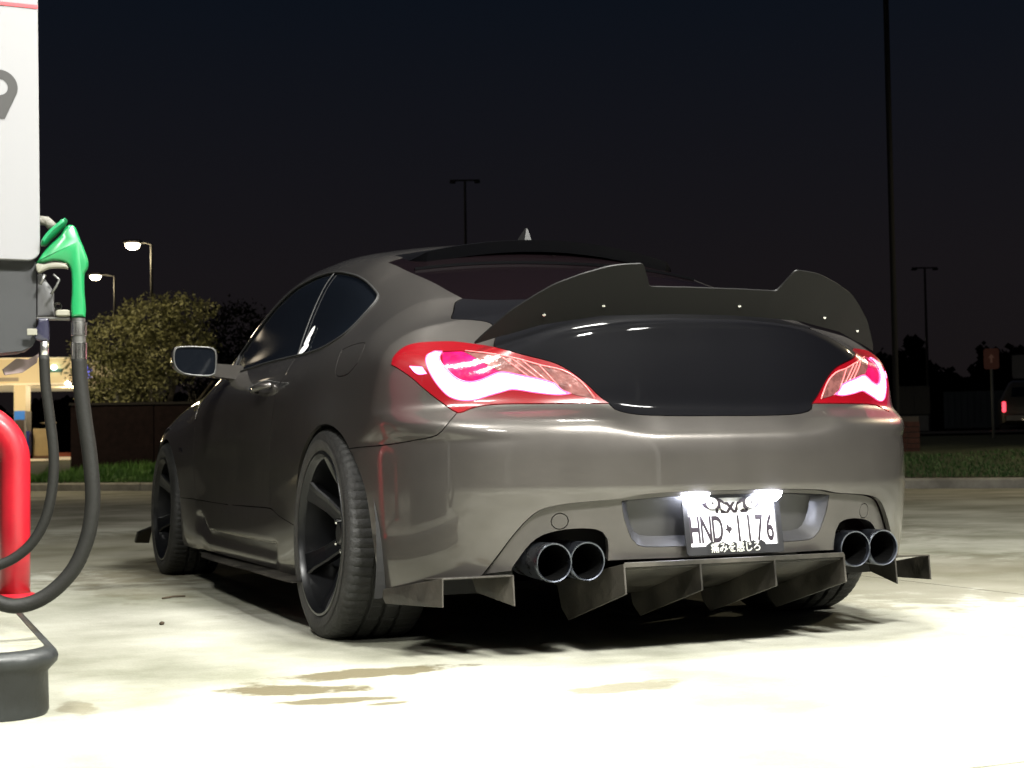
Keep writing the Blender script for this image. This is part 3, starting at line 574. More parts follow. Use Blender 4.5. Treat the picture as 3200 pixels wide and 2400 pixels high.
# ---------------------------------------------------------------- the other filling station across the road
M_beige = mat('beige_fascia', (.42,.33,.17), .6, emit=(1,.74,.36), es=.33); M_beige2 = mat('beige_render', (.42,.32,.16), .7, noise=.08)  # fascia and pump tower glow in the material to look floodlit
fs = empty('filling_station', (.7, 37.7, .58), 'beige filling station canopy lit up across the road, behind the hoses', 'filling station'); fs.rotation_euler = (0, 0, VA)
u = .01254    # metres per unit used for laying it out
def fb(name, x0, x1, z0, z1, y0, y1, m, bev=0, par=None): mb = MB(); mb.box(x0,x1,y0,y1,z0,z1,bev); return mb.go(name, m, par or fs)
fb('fascia', -4.2, 2.18, 2.05, 2.70, 0, 4.0, M_beige); fb('fascia_trim', -4.2, 2.185, 2.70, 2.74, -.02, 4.02, mat('cream_trim', (.7,.6,.4), .5, emit=(1,.8,.5), es=.25)); fb('soffit_edge', -4.2, 2.185, 2.00, 2.047, -.02, 4.02, mat('cream_trim', (.7,.6,.4), .5))  # trim is no lamp, its glow imitates light falling on it
fb('logo_band', 1.42, 1.80, 2.33, 2.43, -.012, -.002, mat('dark_green_print', (.01,.06,.04), .5)); fb('blue_end_sign', 2.19, 2.26, 2.22, 2.58, .3, 1.2, mat('lit_blue_sign', (.1,.1,.7), .5, emit=(.25,.25,1), es=.9))
for x, z, c in ((1.60,2.46,(.7,1,.85)),(1.98,2.07-.06,(1,.86,.80)),(2.30,2.42,(.9,.8,1))):
    mb = MB(); mb.lathe([(0,-.075),(.06,-.05),(.085,0),(.06,.05),(0,.075)], 'z', (x,-.11,z), 14); mb.go('flood_lamp', mat('lit_flood_%d' % int(x*10), (1,1,1), .4, emit=c, es=9), fs, True)
fb('bracket', -.0, .62, 2.10, 2.20, -.06, -.022, mat('grey_bracket', (.3,.25,.18), .6))
fb('column', .28, .50, .15, 1.99, 1.0, 1.25, mat('white_lit_column', (.75,.68,.5), .5, emit=(1,.85,.6), es=.35)); fb('pump_tower', .50, .82, 1.30, 1.99, -.05, .35, M_beige)  # column glow put into its material to look lit
fb('pump_body', .50, .84, .10, 1.29, -.06, .36, mat('pump_grey', (.20,.19,.17), .5)); fb('blue_panel', .52, .80, 1.06, 1.30, -.075, -.062, mat('lit_blue_print', (.01,.13,.42), .5, emit=(.02,.25,.8), es=.25)); fb('pump_display', .54, .78, .52, 1.05, -.072, -.062, mat('brown_display', (.06,.045,.035), .4)); fb('nozzle', .62, .70, .60, .78, -.12, -.074, mat('cream_trim', (.7,.6,.4), .5))
fb('blue_poster', .52, .80, .12, .50, -.075, -.062, mat('lit_blue_print', (.01,.13,.42), .5)); fb('blue_guard', .26, .48, .10, .78, -.10, .10, mat('blue_guard', (.01,.025,.20), .4)); fb('blue_guard', .85, .93, .10, .75, -.10, .10, mat('blue_guard', (.01,.025,.20), .4))
mb = MB(); mb.lathe([(.10,.0),(.10,.02),(.08,.02),(.015,.34),(0,.34)], 'z', (.66,-.22,.14), 16); mb.go('orange_print_cone', mat('orange_cone', (.5,.06,.02), .5), fs, True)
fb('station_wall', .94, 1.44, .08, .82, .2, .4, M_beige2); fb('lit_step', -.2, 1.46, -.06, .0, -.4, .1, mat('lit_step', (.7,.55,.35), .6, emit=(1,.8,.5), es=.35)); fb('wall_base', .94, 1.46, .0, .08, .15, .42, mat('brown_base', (.12,.06,.03), .7))  # step glows in its material as if lit from above
fb('red_kerb', 1.72, 2.34, .05, .16, -.2, .1, mat('red_kerb', (.30,.07,.03), .7)); fb('lit_kerb', 1.72, 2.36, -.04, .045, -.25, .12, mat('lit_step', (.7,.55,.35), .6))
fb('arch_line', .9, 1.35, .98, 1.0, .9, .95, mat('grey_bracket', (.3,.25,.18), .6))
for x_, y_, p_ in ((.6,-1.8,160),(1.6,1.6,120),(-1.5,1.5,120)):   # added point lights that brighten the station, no fixtures there
    l = bpy.data.lights.new('station_fill', 'POINT'); l.energy = p_; l.color = (1,.82,.55); l.shadow_soft_size = .15; lo = bpy.data.objects.new('station_fill', l); COL.objects.link(lo); lo.parent = fs; lo.location = (x_, y_, 1.9)
# ---------------------------------------------------------------- right-hand background
def road_sign(x, y, z0, zb, w, h, col, label, m2=None):
    r = empty('road_sign', (x, y, z0), label, 'road sign'); r.rotation_euler = (0, 0, -R_(42)); mb = MB(); mb.tube([(0,.03,0),(0,.03,zb+h)], .03, 8); mb.go('post', mat('dull_post', (.10,.10,.09), .6), r, True)
    mb = MB(); mb.prism(rrect2(-w/2,w/2,zb,zb+h,.05), 'y', -.01, .01); mb.go('sign_board', mat('sign_'+str(int(col[0]*1000)), col, .6), r); return r
def rrect2(x0, x1, z0, z1, r, n=4):
    q = []
    for cx_, cz_, a0 in ((x1-r, z1-r, 0), (x0+r, z1-r, 90), (x0+r, z0+r, 180), (x1-r, z0+r, 270)):
        q += [(cx_+r*math.cos(R_(a0+90*k/n)), cz_+r*math.sin(R_(a0+90*k/n))) for k in range(n+1)]
    return q
sg = road_sign(18.57, 19.2, .55, 1.57, .30, .42, (.17,.04,.02), 'small orange square sign on a post at the right edge')
mb = MB(); mb.prism([(-.02,1.70),(.02,1.70),(.02,1.80),(.06,1.80),(0,1.88),(-.06,1.80),(-.02,1.80)], 'y', -.0135, -.0105); mb.go('sign_arrow', mat('sign_arrow', (.5,.25,.18), .6), sg)
road_sign(22.3, 22.3, .65, 1.47, .62, .55, (.05,.048,.053), 'grey rectangular sign on a post by the far parked car')
r = empty('site_container', (29.0, 31.0, 1.02), 'dark blue site container behind the right-hand verge', 'container'); r.rotation_euler = (0, 0, -R_(42))
mb = MB(); mb.box(-1.5,.95,0,2.2,.10,1.22); mb.go('container_body', mat('container_blue', (.006,.015,.03), .7), r)
for k in range(13):
    mb = MB(); mb.box(-1.46+k*.19,-1.38+k*.19,-.03,-.002,.14,1.18); mb.go('rib', mat('container_blue', (.006,.015,.03), .7), r)
r = empty('utility_cabinet', (23.6, 28.0, 1.0), 'grey cabinet left of the dark blue container', 'cabinet'); r.rotation_euler = (0, 0, -R_(38)); mb = MB(); mb.box(-.42,.42,0,.5,.42,1.22,.03); mb.go('cabinet_body', mat('cabinet_grey', (.03,.029,.028), .7), r); mb = MB(); mb.box(-.40,-.01,-.02,-.002,.46,1.18); mb.box(.01,.40,-.02,-.002,.46,1.18); mb.go('cabinet_doors', mat('cabinet_grey', (.03,.029,.028), .7), r); mb = MB(); mb.box(-.36,.36,.05,.45,.0,.42); mb.go('plinth', M_mdark, r)
r = empty('brick_pier', (14.45, 16.7, .22), 'low dark red brick pier just right of the coupe bumper', 'pier'); r.rotation_euler = (0, 0, -R_(36)); mb = MB()
M_bk = mat('pier_brick', (.06,.018,.013), .85, noise=.3, nscale=12); mb.box(-.21,.21,.0,.4,-.1,.88); mb.go('mortar_core', mat('mortar', (.06,.05,.045), .9), r)
bme = None
for rw in range(9):
    for cc_ in range(2):
        x0 = -.22+cc_*.222-(.0 if rw % 2 == 0 else .0); mb = MB(); mb.box(x0,x0+.214,-.012,.41,rw*.098-.08,rw*.098+.006,.004); mb.go('brick', M_bk, r)
# far parked car, seen from behind, cut by the frame
fc_ = empty('parked_car', (26.75, 26.95, .93), 'small silver car with red tail lights at the right edge, far behind', 'car'); fc_.rotation_euler = (0, 0, -R_(40))
M_fc = mat('silver_beige_paint', (.12,.105,.08), .4, .5, .5); 
def cs(y, hw, z0, z1, zr, hr): return [(-hw,y,z0),(-hw*1.02,y,(z0+z1)*.5),(-hw,y,z1),(-hr,y,zr-.06),(-hr+.1,y,zr),(hr-.1,y,zr),(hr,y,zr-.06),(hw,y,z1),(hw*1.02,y,(z0+z1)*.5),(hw,y,z0)]
mb = MB(); mb.loft([cs(0,.72,.30,.78,.84,.66),cs(.05,.80,.25,.85,.93,.70),cs(.35,.83,.22,.88,1.36,.58),cs(1.0,.84,.22,.90,1.45,.58),cs(2.3,.84,.22,.90,1.40,.56),cs(3.0,.83,.22,.88,.98,.68),cs(3.8,.80,.25,.75,.80,.62),cs(4.0,.70,.3,.6,.65,.5)], True); mb.go('car_body', M_fc, fc_, True, 40)
mb = MB(); mb.add([(-.56,.085,.97),(.56,.085,.97),(.50,.325,1.30),(-.50,.325,1.30)], [(0,1,2,3)]); mb.v = [(a_, b_-.015, c_) for a_, b_, c_ in mb.v]; mb.go('rear_window', mat('tinted_glass', (.004,.005,.007), .06), fc_)
mb = MB(); mb.box(-.74,.74,-.06,.06,.28,.50,.04); mb.go('bumper', M_fc, fc_); mb = MB(); mb.box(-.16,.16,-.075,-.061,.56-.18,.64-.18); mb.go('plate', M_white if 'M_white' in globals() else mat('white_print', (.8,.8,.8), .4), fc_)
M_tl = mat('lit_small_tail_light', (.5,.01,.01), .3, emit=(1,.06,.09), es=2.6); M_tl2 = mat('white_reverse_light', (.8,.6,.6), .3, emit=(1,.5,.5), es=4)
mb = MB(); mb.box(-.80,-.70,-.02,.1,.55,.84,.02); mb.go('tail_light', M_tl, fc_); mb = MB(); mb.box(.44,.78,-.02,.1,.76,.86,.02); mb.box(.54,.66,-.02,.1,.55,.72,.02); mb.go('tail_light', M_tl, fc_); mb = MB(); mb.box(.50,.66,-.035,-.021,.79,.83); mb.go('lamp_bulb', M_tl2, fc_)
mb = MB(); mb.box(-.3,.1,-.08,-.062,.33,.35); mb.go('bumper_strip', mat('chrome_far', (.6,.5,.35), .2, 1), fc_)
for x_ in (-.70,.70):
    for y_ in (.7, 3.2): mb = MB(); mb.lathe([(.12,-.1),(.30,-.1),(.31,0),(.30,.1),(.12,.1)], 'x', (x_,y_,.31), 20); mb.go('wheel', M_mdark, fc_, True, 40)
# low dark tree line against the sky
v = []; f = []
for _ in range(52000):
    ang = RNG.uniform(-4, 46); D = RNG.uniform(85, 110); k = .5+.5*math.sin(ang*.9)+.35*math.sin(ang*2.3+1)+.2*math.sin(ang*5.1); H = (4.9+1.7*k)*float(np.interp(ang, [-4, 12, 33, 39, 46], [.62,.75,.8,1.05,1.05]))
    p = np.array([-2.2+D*math.sin(R_(ang)), -4.5+D*math.cos(R_(ang)), RNG.uniform(0, 1)**.8*H]); nn = RNG.normal(size=3); nn /= np.linalg.norm(nn); a_ = np.cross(nn, [0,0,1.]); a_ /= np.linalg.norm(a_)+1e-9; b_ = np.cross(nn, a_); L = RNG.uniform(.12, .38); k = len(v); v += [p-a_*L, p+b_*L, p+a_*L, p-b_*L]; f.append((k, k+1, k+2, k+3))
o = link('tree_line', v, f, mat('night_foliage', (.003,.004,.004), .95, spec=.1)); tag(o, kind='stuff')
# ---------------------------------------------------------------- pump island, hoop guard, dispenser, nozzle and hoses
isl = empty('pump_island', (-1.83, -1.12, 0), 'raised concrete pump island with a dark scuffed rounded edge, bottom left', 'island')
def plan(off, r=.10):
    x1, y0, x0, y1 = off, -off, -1.35-off, 4.2+off; q = []
    for cx_, cy_, a0 in ((x1-r, y1-r, 0), (x0+r, y1-r, 90), (x0+r, y0+r, 180), (x1-r, y0+r, 270)):
        q += [(cx_+r*math.cos(R_(a0+90*k/8)), cy_+r*math.sin(R_(a0+90*k/8))) for k in range(9)]
    return q
M_edge = mat('scuffed_edge_steel', (.016,.018,.018), .5, .1, noise=.55, nscale=5, rvar=.15, bump=.25, bscale=25)
mb = MB(); mb.loft([[(x, y, z) for x, y in plan(o_)] for z, o_ in ((-.01,-.02),(.01,-.012),(.095,-.014),(.108,-.004),(.118,.004),(.130,.006),(.140,.002),(.147,-.008),(.149,-.022))]); mb.go('edge_form', M_edge, isl, True, 50)
mb = MB(); q = plan(-.0225, .085); mb.v = [(x, y, .148) for x, y in q]; mb.f = [tuple(range(len(q)))]; mb.go('island_top', stain_dim_mat('stained_dimmed_concrete', (.46,.455,.39), .78), isl)
hoop = empty('guard_hoop', (-1.815, .24, .148), 'red painted steel hoop guard standing on the pump island', 'guard hoop'); pts = [(0,0,0),(0,0,.2),(0,0,.41)]
for k in range(1, 13): a_ = k*R_(90)/12; pts.append((-.145+.145*math.cos(a_), 0, .41+.145*math.sin(a_)))
pts += [(-.3,0,.555),(-.455,0,.555)]
for k in range(1, 13): a_ = R_(90)+k*R_(90)/12; pts.append((-.455+.145*math.cos(a_), 0, .41+.145*math.sin(a_)))
pts += [(-.60,0,.2),(-.60,0,0)]
mb = MB(); mb.tube(pts, .0445, 28); hp_ = mb.go('hoop_pipe', mat('chipped_red_paint', (.40,.010,.020), .38, 0, .3, .2, noise=.18, nscale=7, bump=.08, bscale=20), hoop, True)
for x_ in (0, -.6): mb = MB(); mb.lathe([(.062,.0),(.062,.008),(.05,.014),(.046,.014)], 'z', (x_,0,.0), 28); mb.go('foot_flange', mat('chipped_red_paint', (.62,.018,.030), .38), hoop, True, 30)
disp = empty('fuel_dispenser', (-1.86, -.96, 0), 'fuel dispenser with dark grey housing, cut by the left edge', 'fuel dispenser')
M_house = mat('dispenser_grey', (.010,.011,.0125), .5, noise=.06, nscale=3); M_house2 = mat('dispenser_dark', (.03,.03,.033), .5)
mb = MB(); mb.box(-1.15,-.22,.02,.75,.148,2.1,.02); mb.go('cabinet', M_house, disp)
q = rrect2(-.9,-.006,.818,1.04,.03, 6); mb = MB(); mb.prism([(x, z-(.012*((x+.006)/-.1) if z < .84 and x < -.03 else 0)) for x, z in q], 'y', .0, .11); mb.go('side_housing', M_house, disp); 
mb = MB(); mb.box(-.03,-.002,.112,.30,.83,1.03,.006); mb.go('housing_return', M_house2, disp)
mb = MB(); mb.prism([(-.075,.775),(-.045,.80),(-.02,.798),(.005,.812),(.0,.79),(-.03,.768),(-.07,.762)], 'y', .05, .07); mb.go('pink_reflection_shape', mat('dull_pink_grey', (.20,.15,.145), .5), disp)  # pinkish solid shape stands in for a reflection below the housing
top_s = empty('advert_panel', (-1.86, -.985, 1.02), 'white advert panel with thin red line and part of a grey numeral at left edge', 'panel'); top_s.parent = None
q = []; r_ = .026
q = [(-1.0,.0),(-r_,.0)]+[(-r_+r_*math.sin(R_(a_)), r_-r_*math.cos(R_(a_))) for a_ in (15,30,45,60,75,90)]+[(-.006,.65),(-.006,.90),(-1.0,.90)]
mb = MB(); mb.prism(q, 'y', -.004, .02); mb.go('panel_board', mat('panel_white', (.155,.155,.162), .5), top_s); bevel(top_s.children[0], .002, 2)
mb = MB(); mb.box(-1.0,-.0065,-.0062,-.0045,.582,.590); mb.v = [(x, y, z+.005*(-x-.09)*0) for x, y, z in mb.v]; mb.go('red_line', mat('red_print', (.50,.02,.03), .5), top_s)
NC = (-.0895, .393); ro, ri = .0400, .0185
po = [(NC[0]+ro*math.cos(R_(a_)), NC[1]+ro*math.sin(R_(a_))) for a_ in range(-20, 341, 10)]
v = []; f = []
for a_ in range(0, 360, 10): v += [(NC[0]+ro*math.cos(R_(a_)), -.0050, NC[1]+ro*math.sin(R_(a_))), (NC[0]+ri*math.cos(R_(a_)), -.0050, NC[1]+ri*math.sin(R_(a_)))]
f = [(2*i, (2*i+2) % 72, (2*i+3) % 72, 2*i+1) for i in range(36)]; k = len(v)
v += [(NC[0]+ro*math.cos(R_(-14)), -.0052, NC[1]+ro*math.sin(R_(-14))), (NC[0]+ro*math.cos(R_(-40)), -.0052, NC[1]+ro*math.sin(R_(-40))), (NC[0]+.012, -.0052, NC[1]-.073), (NC[0]-.018, -.0052, NC[1]-.073), (NC[0]+.004, -.0052, NC[1]-.028)]; f += [(k, k+4, k+3, k+2), (k, k+2, k+1)]
link('numeral', v, f, mat('grey_print', (.008,.0075,.007), .6), top_s)
# nozzle, seen side-on; local x to the right, z up
NZ = empty('fuel_nozzle', (-1.776, -.992, .886), 'green fuel nozzle hanging on the dispenser beside the white panel', 'fuel nozzle'); NZ.rotation_euler = (0, 0, -R_(10))
def npx(cx, cy, sc=.3333, y0=414.7): return ((cx*sc-170)*.001066, (690-(y0+cy*sc))*.001066)
def inflate(name, outline, depth, m, par, yc=0.0, n=4, smooth=True, closed=True):
    P = np.array([p for p in smooth_line([np.array(p) for p in outline], True, .006, 62)]); c = P.mean(0); rings = []
    nr = []
    for i in range(len(P)):
        t = P[(i+1) % len(P)]-P[i-1]; nr.append(np.array([t[1], -t[0]])/(np.linalg.norm(t)+1e-9))
    nr = np.array(nr); ar = .5*np.sum(P[:, 0]*np.roll(P[:, 1], -1)-np.roll(P[:, 0], -1)*P[:, 1]); nr = nr if ar > 0 else -nr
    for d_, y_ in ((.15,-1),(.08,-.88),(.03,-.65),(0,-.3),(0,.3),(.03,.65),(.08,.88),(.15,1)):
        q = P-nr*d_*depth; rings.append([(p[0], yc+y_*depth*.5, p[1]) for p in q])
    mb = MB(); mb.loft(rings, True); return mb.go(name, m, par, smooth, 60)
M_green = mat('green_vinyl', (.003,.17,.05), .38, 0, .3, .15, noise=.10, nscale=12)
inflate('nozzle_cover', [npx(*p) for p in [(252,462),(300,385),(345,335),(395,285),(420,240),(455,212),(488,222),(520,300),(552,380),(572,450),(566,500),(549,530),(548,640),(556,760),(552,812),(470,814),(464,760),(470,640),(466,520),(450,478),(420,456),(350,448),(290,462)]], .036, M_green, NZ)
inflate('splash_guard', [npx(*p) for p in [(425,170),(441,180),(436,200),(400,250),(345,305),(300,350),(278,350),(283,315),(330,250),(385,200)]], .070, mat('green_vinyl_flap', (.003,.17,.06), .4), NZ, .0)
mb = MB(); a0, a1 = npx(372,250), npx(255,150); mb.tube([(a0[0], .0, a0[1]), ((a0[0]*.5+a1[0]*.5), .0, (a0[1]+a1[1])*.5+.004), (a1[0]-.02, .0, a1[1]-.01)], [.013,.011,.011], 14); mb.go('spout_bellows', mat('grey_bellows', (.09,.085,.07), .6, bump=.6, bscale=90), NZ, True)
inflate('cream_trigger_guard', [npx(*p) for p in [(248,470),(262,462),(290,470),(350,458),(425,462),(452,485),(448,502),(420,496),(330,500),(290,520),(262,532),(248,505)]], .020, mat('cream_plastic', (.16,.155,.125), .5), NZ, -.002)
mb = MB(); l_ = [npx(*p) for p in [(305,540),(290,575),(275,605)]]; mb.tube([(x, -.012, z) for x, z in l_], .0035, 8); l_ = [npx(*p) for p in [(355,535),(392,570),(375,610),(340,665)]]; mb.tube([(x, -.005, z) for x, z in l_], .003, 8); mb.go('trigger', mat('dull_steel', (.14,.14,.135), .4, .8), NZ, True)
boot = empty('nozzle_boot', (0,0,0)); boot.parent = NZ
inflate('boot_plate', [npx(*p) for p in [(246,530),(275,520),(300,560),(350,640),(352,700),(358,800),(246,805)]], .02, M_house2 if False else mat('boot_grey', (.060,.060,.062), .5), NZ, .03)
mb = MB(); a_, b_ = npx(250,812), npx(455,826); mb.box(a_[0], b_[0], -.004, .03, b_[1], a_[1], .001); mb.go('boot_shelf', mat('dull_steel', (.14,.14,.135), .4, .8), NZ)
mb = MB(); a_, b_ = npx(370,765), npx(458,808); mb.box(a_[0], b_[0], -.012, .012, b_[1], a_[1], .003); mb.go('boot_latch', mat('cream_plastic', (.16,.155,.125), .5), NZ)
mb = MB(); a_ = npx(383,742); mb.lathe([(.009,0),(.009,.012),(.005,.013),(.005,0)], 'y', (a_[0], -.01, a_[1]), 14); mb.go('latch_eye', mat('dull_steel', (.14,.14,.135), .4, .8), NZ, True, 40)
M_alu = mat('turned_aluminium', (.72,.71,.70), .22, 1.0, rvar=.06, nscale=12)
def cyl(name, p0, p1, r, m, par, n=24, prof=None):
    mb = MB(); x0, z0 = p0; x1, z1 = p1; mb.tube([(x0,0,z0),(x0*.98+x1*.02,0,z0*.98+z1*.02),(x1*.98+x0*.02,0,z1*.98+z0*.02),(x1,0,z1)], [r*.93,r,r,r*.93], n); return mb.go(name, m, par, True, 50)
cyl('swivel_top', npx(511,818), npx(511,842), .0150, mat('dull_steel', (.14,.14,.135), .4, .8), NZ); cyl('swivel_collar', npx(513,843), npx(513,932), .0178, M_alu, NZ); cyl('swivel_neck', npx(513,932), npx(513,975), .0155, mat('dull_steel', (.14,.14,.135), .4, .8), NZ); cyl('swivel_ferrule', npx(514,976), npx(514,1085), .0182, M_alu, NZ)
def hose(name, L, r, label, dy=0.0, cat='hose'):
    q = [((x*.458-170)*.001066, (690-(829.5+.458*y))*.001066) for x, y in L]; P = smooth_line([np.array([x, dyy, z]) for (x, z), dyy in zip(q, np.linspace(0, dy, len(q)))], False, .012, 170)
    h = empty('fuel_hose', (-1.776, -.992, .886), label, cat, 'hoses hanging from the dispenser'); h.rotation_euler = (0, 0, -R_(10)); mb = MB(); mb.tube([tuple(p) for p in P], r, 20); mb.go('hose_rubber', mat('hose_rubber', (.007,.007,.006), .6, spec=.25, noise=.12, nscale=5, bump=.12, bscale=160), h, True); return h
h1 = hose('thick', [(373,-130),(380,0),(398,160),(420,320),(434,480),(432,600),(408,730),(352,860),(268,955),(180,1010),(85,1028),(0,1000),(-90,930)], .0172, 'thick black fuel hose looping down from the green nozzle', .0)
h2 = hose('thin', [(216,-135),(222,0),(240,150),(258,330),(252,480),(220,630),(160,740),(80,810),(0,845),(-90,870)], .0118, 'thinner black hose hanging left of the thick one', .03)
cyl('hose_ferrule', npx(300,970), npx(300,1072), .0098, M_alu, h2)
inflate('hose_valve', [npx(*p) for p in [(262,820),(325,820),(332,900),(330,968),(272,968),(240,955),(236,900),(258,870)]], .022, mat('dark_blue_black_plastic', (.015,.015,.03), .3, 0, .3), h2)
mb = MB(); a_, b_ = npx(195,890), npx(257,932); mb.box(a_[0], b_[0], -.014, -.010, b_[1], a_[1], .001); mb.go('valve_tag', mat('cream_plastic', (.16,.155,.125), .5), h2)
# small litter on the slab
for x, y, L_, lab in ((-1.104,1.537,.05,'small dry twig on the bright concrete left of the coupe'),(-1.313,.595,.006,'dark pebble on the bright concrete near the island')):
    mb = MB(); mb.tube([(-L_,-L_*.6,.004),(0,.002,.007),(L_,L_*.5,.004)], .004 if L_ > .01 else .006, 6); o = mb.go('twig' if L_ > .01 else 'pebble', mat('litter', (.05,.035,.02), .9), None, True); o.location = (x, y, 0); tag(o, lab, 'twig' if L_ > .01 else 'pebble')
# ================================================================ materials of the car
M_paint = mat('grey_metallic_paint', (.074,.068,.063), .34, .66, 1.0, .03, noise=.05, nscale=4, rvar=.03, bump=.04, bscale=900)
M_door = M_paint
M_black = mat('black_gloss_paint', (.0018,.0018,.0026), .6, 0, .2, .05, spec=.03)
M_wing = mat('satin_black_composite', (.0035,.0034,.0034), .5, spec=.13, bump=.05, bscale=300)
M_glass = mat('tinted_glass', (.003,.003,.004), .05, spec=.32)
M_rub = mat('black_rubber', (.013,.013,.0125), .66, bump=.25, bscale=120, noise=.35, nscale=14)
M_rub2 = mat('dusty_tyre_sidewall', (.032,.031,.029), .75, bump=.2, bscale=90, noise=.3, nscale=9)
M_wheel = mat('satin_black_alloy', (.009,.0095,.011), .35, .4, .2, .15, rvar=.08, nscale=6)
M_dark = mat('dark_underside', (.008,.008,.008), .85)
M_trim = mat('window_trim_rubber', (.016,.016,.016), .55, spec=.3)
M_diff = mat('worn_black_plastic', (.030,.027,.022), .45, noise=.65, nscale=7, bump=.12, bscale=60, rvar=.12)
M_valance = mat('grey_valance_paint', (.062,.057,.053), .42, .5, .4, .15, noise=.15, nscale=5)
M_pocket = mat('pocket_paint', (.020,.0195,.020), .5, .1, .3, .2)
M_steel = mat('polished_exhaust_steel', (.15,.165,.20), .30, 1.0, noise=.2, nscale=20, rvar=.08)
M_red = mat('red_lens', (.10,.001,.003), .25, 0, .7, .02, emit=(1,.005,.03), es=.13)
M_redin = mat('magenta_lens', (.30,.003,.055), .15, 0, 1.0, .02, emit=(1,.0,.13), es=.20, noise=.4, nscale=22, bump=.12, bscale=30)
M_glow = mat('lit_led_light_guide', (.9,.7,.75), .3, 0, .5, .05, emit=(1,.36,.44), es=2.6)
M_clear = mat('clear_lens_over_reflector', (.13,.055,.05), .22, .3, .7, .02, emit=(1,.28,.26), es=.10, noise=.5, nscale=30, bump=.22, bscale=45)
M_mark = mat('side_marker_lamp', (.8,.2,.4), .3, emit=(1,.15,.5), es=3.0)
M_chrome = mat('chrome', (.75,.75,.74), .12, 1.0)
M_white = mat('white_print', (.55,.55,.56), .5)
M_ink = mat('black_print', (.012,.008,.012), .4)
car = empty('sports_coupe', (0, 0, 0), 'grey coupe with black boot lid and rear wing parked by the pump, tail lights lit', 'car')
DATA = build_panels()
P_ = lambda n, k, m, **kw: panel(n, k, DATA, m, car, **kw)
P_('body', ['body'], M_paint); P_('front_fender', ['fend'], M_paint); P_('bonnet', ['hood'], M_paint)
P_('windscreen', ['wsh'], M_glass, off=-.003); P_('side_skirt', ['skirt'], M_paint, flange=.03)
bumper = P_('rear_bumper', ['bump'], M_paint, flange=.014)[0]
valance = P_('lower_valance', ['val'], M_valance, flange=.035, off=-.018)[0]
_pq = [(a, b) for a, _, b in POCP]
def pocket_depth(p):   # walls slope in from the rim to the flat back
    fo = [(-x, z) for x, z in _pq[::-1]] + _pq; _qq = [(a, b) for a, _, b in POCQ]; fi = [(-x, z) for x, z in _qq[::-1]] + _qq
    do = -seg_sdf(fo, p[:, 0], p[:, 2]); di = seg_sdf(fi, p[:, 0], p[:, 2]); t = np.clip(do/(do+di+1e-6), 0, 1); t = np.where(di < .0008, 1.0, t)
    return -.020-.046*t
panel('plate_pocket', ['poc', 'poq'], DATA, M_pocket, car, gap=0, flange=0, offn=pocket_depth)
panel('tow_hook_cover', ['cap'], DATA, M_valance, valance, gap=.0012, off=-.018)
P_('boot_lid', ['deck'], M_black, gap=.002)
doors = P_('door', ['door'], M_paint); P_('fuel_flap', ['fuel'], M_paint, gap=.0012)
P_('door_window', ['win'], M_glass, gap=.0, off=-.004); P_('quarter_window', ['qwin'], M_glass, off=-.004, gap=.001)
P_('rear_window', ['rglass'], mat('rear_tinted_glass', (.0026,.0016,.0020), .10, spec=.15), off=-.002)
lights = P_('tail_light', ['light'], M_red, gap=.001, flange=.015, off=.002)
for n, k, m, o_ in (('light_guide', 'glow', M_glow, .0015), ('clear_lens', 'clear', M_clear, .001), ('inner_lens', 'redin', M_redin, .0005), ('side_marker', 'mark', M_mark, .001)):
    for o, l in zip(panel(n, [k], DATA, m, car, gap=.0006, flange=.006, off=o_), lights): o.parent = l
for s in (-1, 1):   # added point lights off the lenses imitate red spill on the paintwork
    for p, e_ in (((.98,-.56,.80), .28),):
        l = bpy.data.lights.new('tail_light_glow', 'POINT'); l.energy = e_; l.color = (1,.04,.16); l.shadow_soft_size = .11
        lo = bpy.data.objects.new('tail_light_glow', l); COL.objects.link(lo); lo.location = (s*p[0], p[1], p[2]); lo.parent = car
# dark seal lines inside the left and right lamps, ribs of the reflector
def on_surf(L, off=0.0, step=.02, closed=False, corner=48):
    q = np.array(ch(smooth_line([(abs(a), b, c) for a, b, c in L], closed, step, corner))); return surf(q, off)
for s, l in zip((-1, 1), lights):
    mb = MB()
    for a, b in (((.61,-.712,.838),(.545,-.768,.776)), ((.585,-.736,.830),(.52,-.778,.770)), ((.56,-.755,.823),(.497,-.788,.762)), ((.52,-.776,.812),(.470,-.798,.749))):
        mb.tube([(s*p[0], p[1], p[2]) for p in on_surf([a, b], .002)], .0018, 6)
    mb.tube([(s*p[0], p[1], p[2]) for p in on_surf([(.68,-.634,.853),(.626,-.702,.843),(.565,-.752,.827),(.512,-.778,.809),(.459,-.799,.795),(.42,-.814,.771),(.395,-.824,.743),(.374,-.831,.712)], .002)], .0022, 6)
    g_ = on_surf([(abs(a), b, c) for a, b, c in GLOW], .0022, .01, True); g_ = list(g_)+[g_[0]]; m2 = MB(); m2.tube([(s*p[0], p[1], p[2]) for p in g_], .0024, 6, False)
    m2.go('light_guide_edge', mat('pink_light_edge', (.6,.05,.15), .3, emit=(1,.10,.30), es=1.5), l, True)
    mb.go('reflector_ribs', mat('lens_rib', (.6,.12,.12), .2, emit=(1,.25,.25), es=.6), l, True)
# window surrounds
for s in (-1, 1):
    w = on_surf(WIN, .001, .02, True); mb = MB(); w = list(w)+[w[0]]
    mb.tube([(s*p[0], p[1], p[2]) for p in w], .0042, 8, False)
    d = on_surf(DIV[1:-1], .001); mb.tube([(s*p[0], p[1], p[2]) for p in d], .0028, 8)
    mb.go('window_trim', M_trim, car, True)
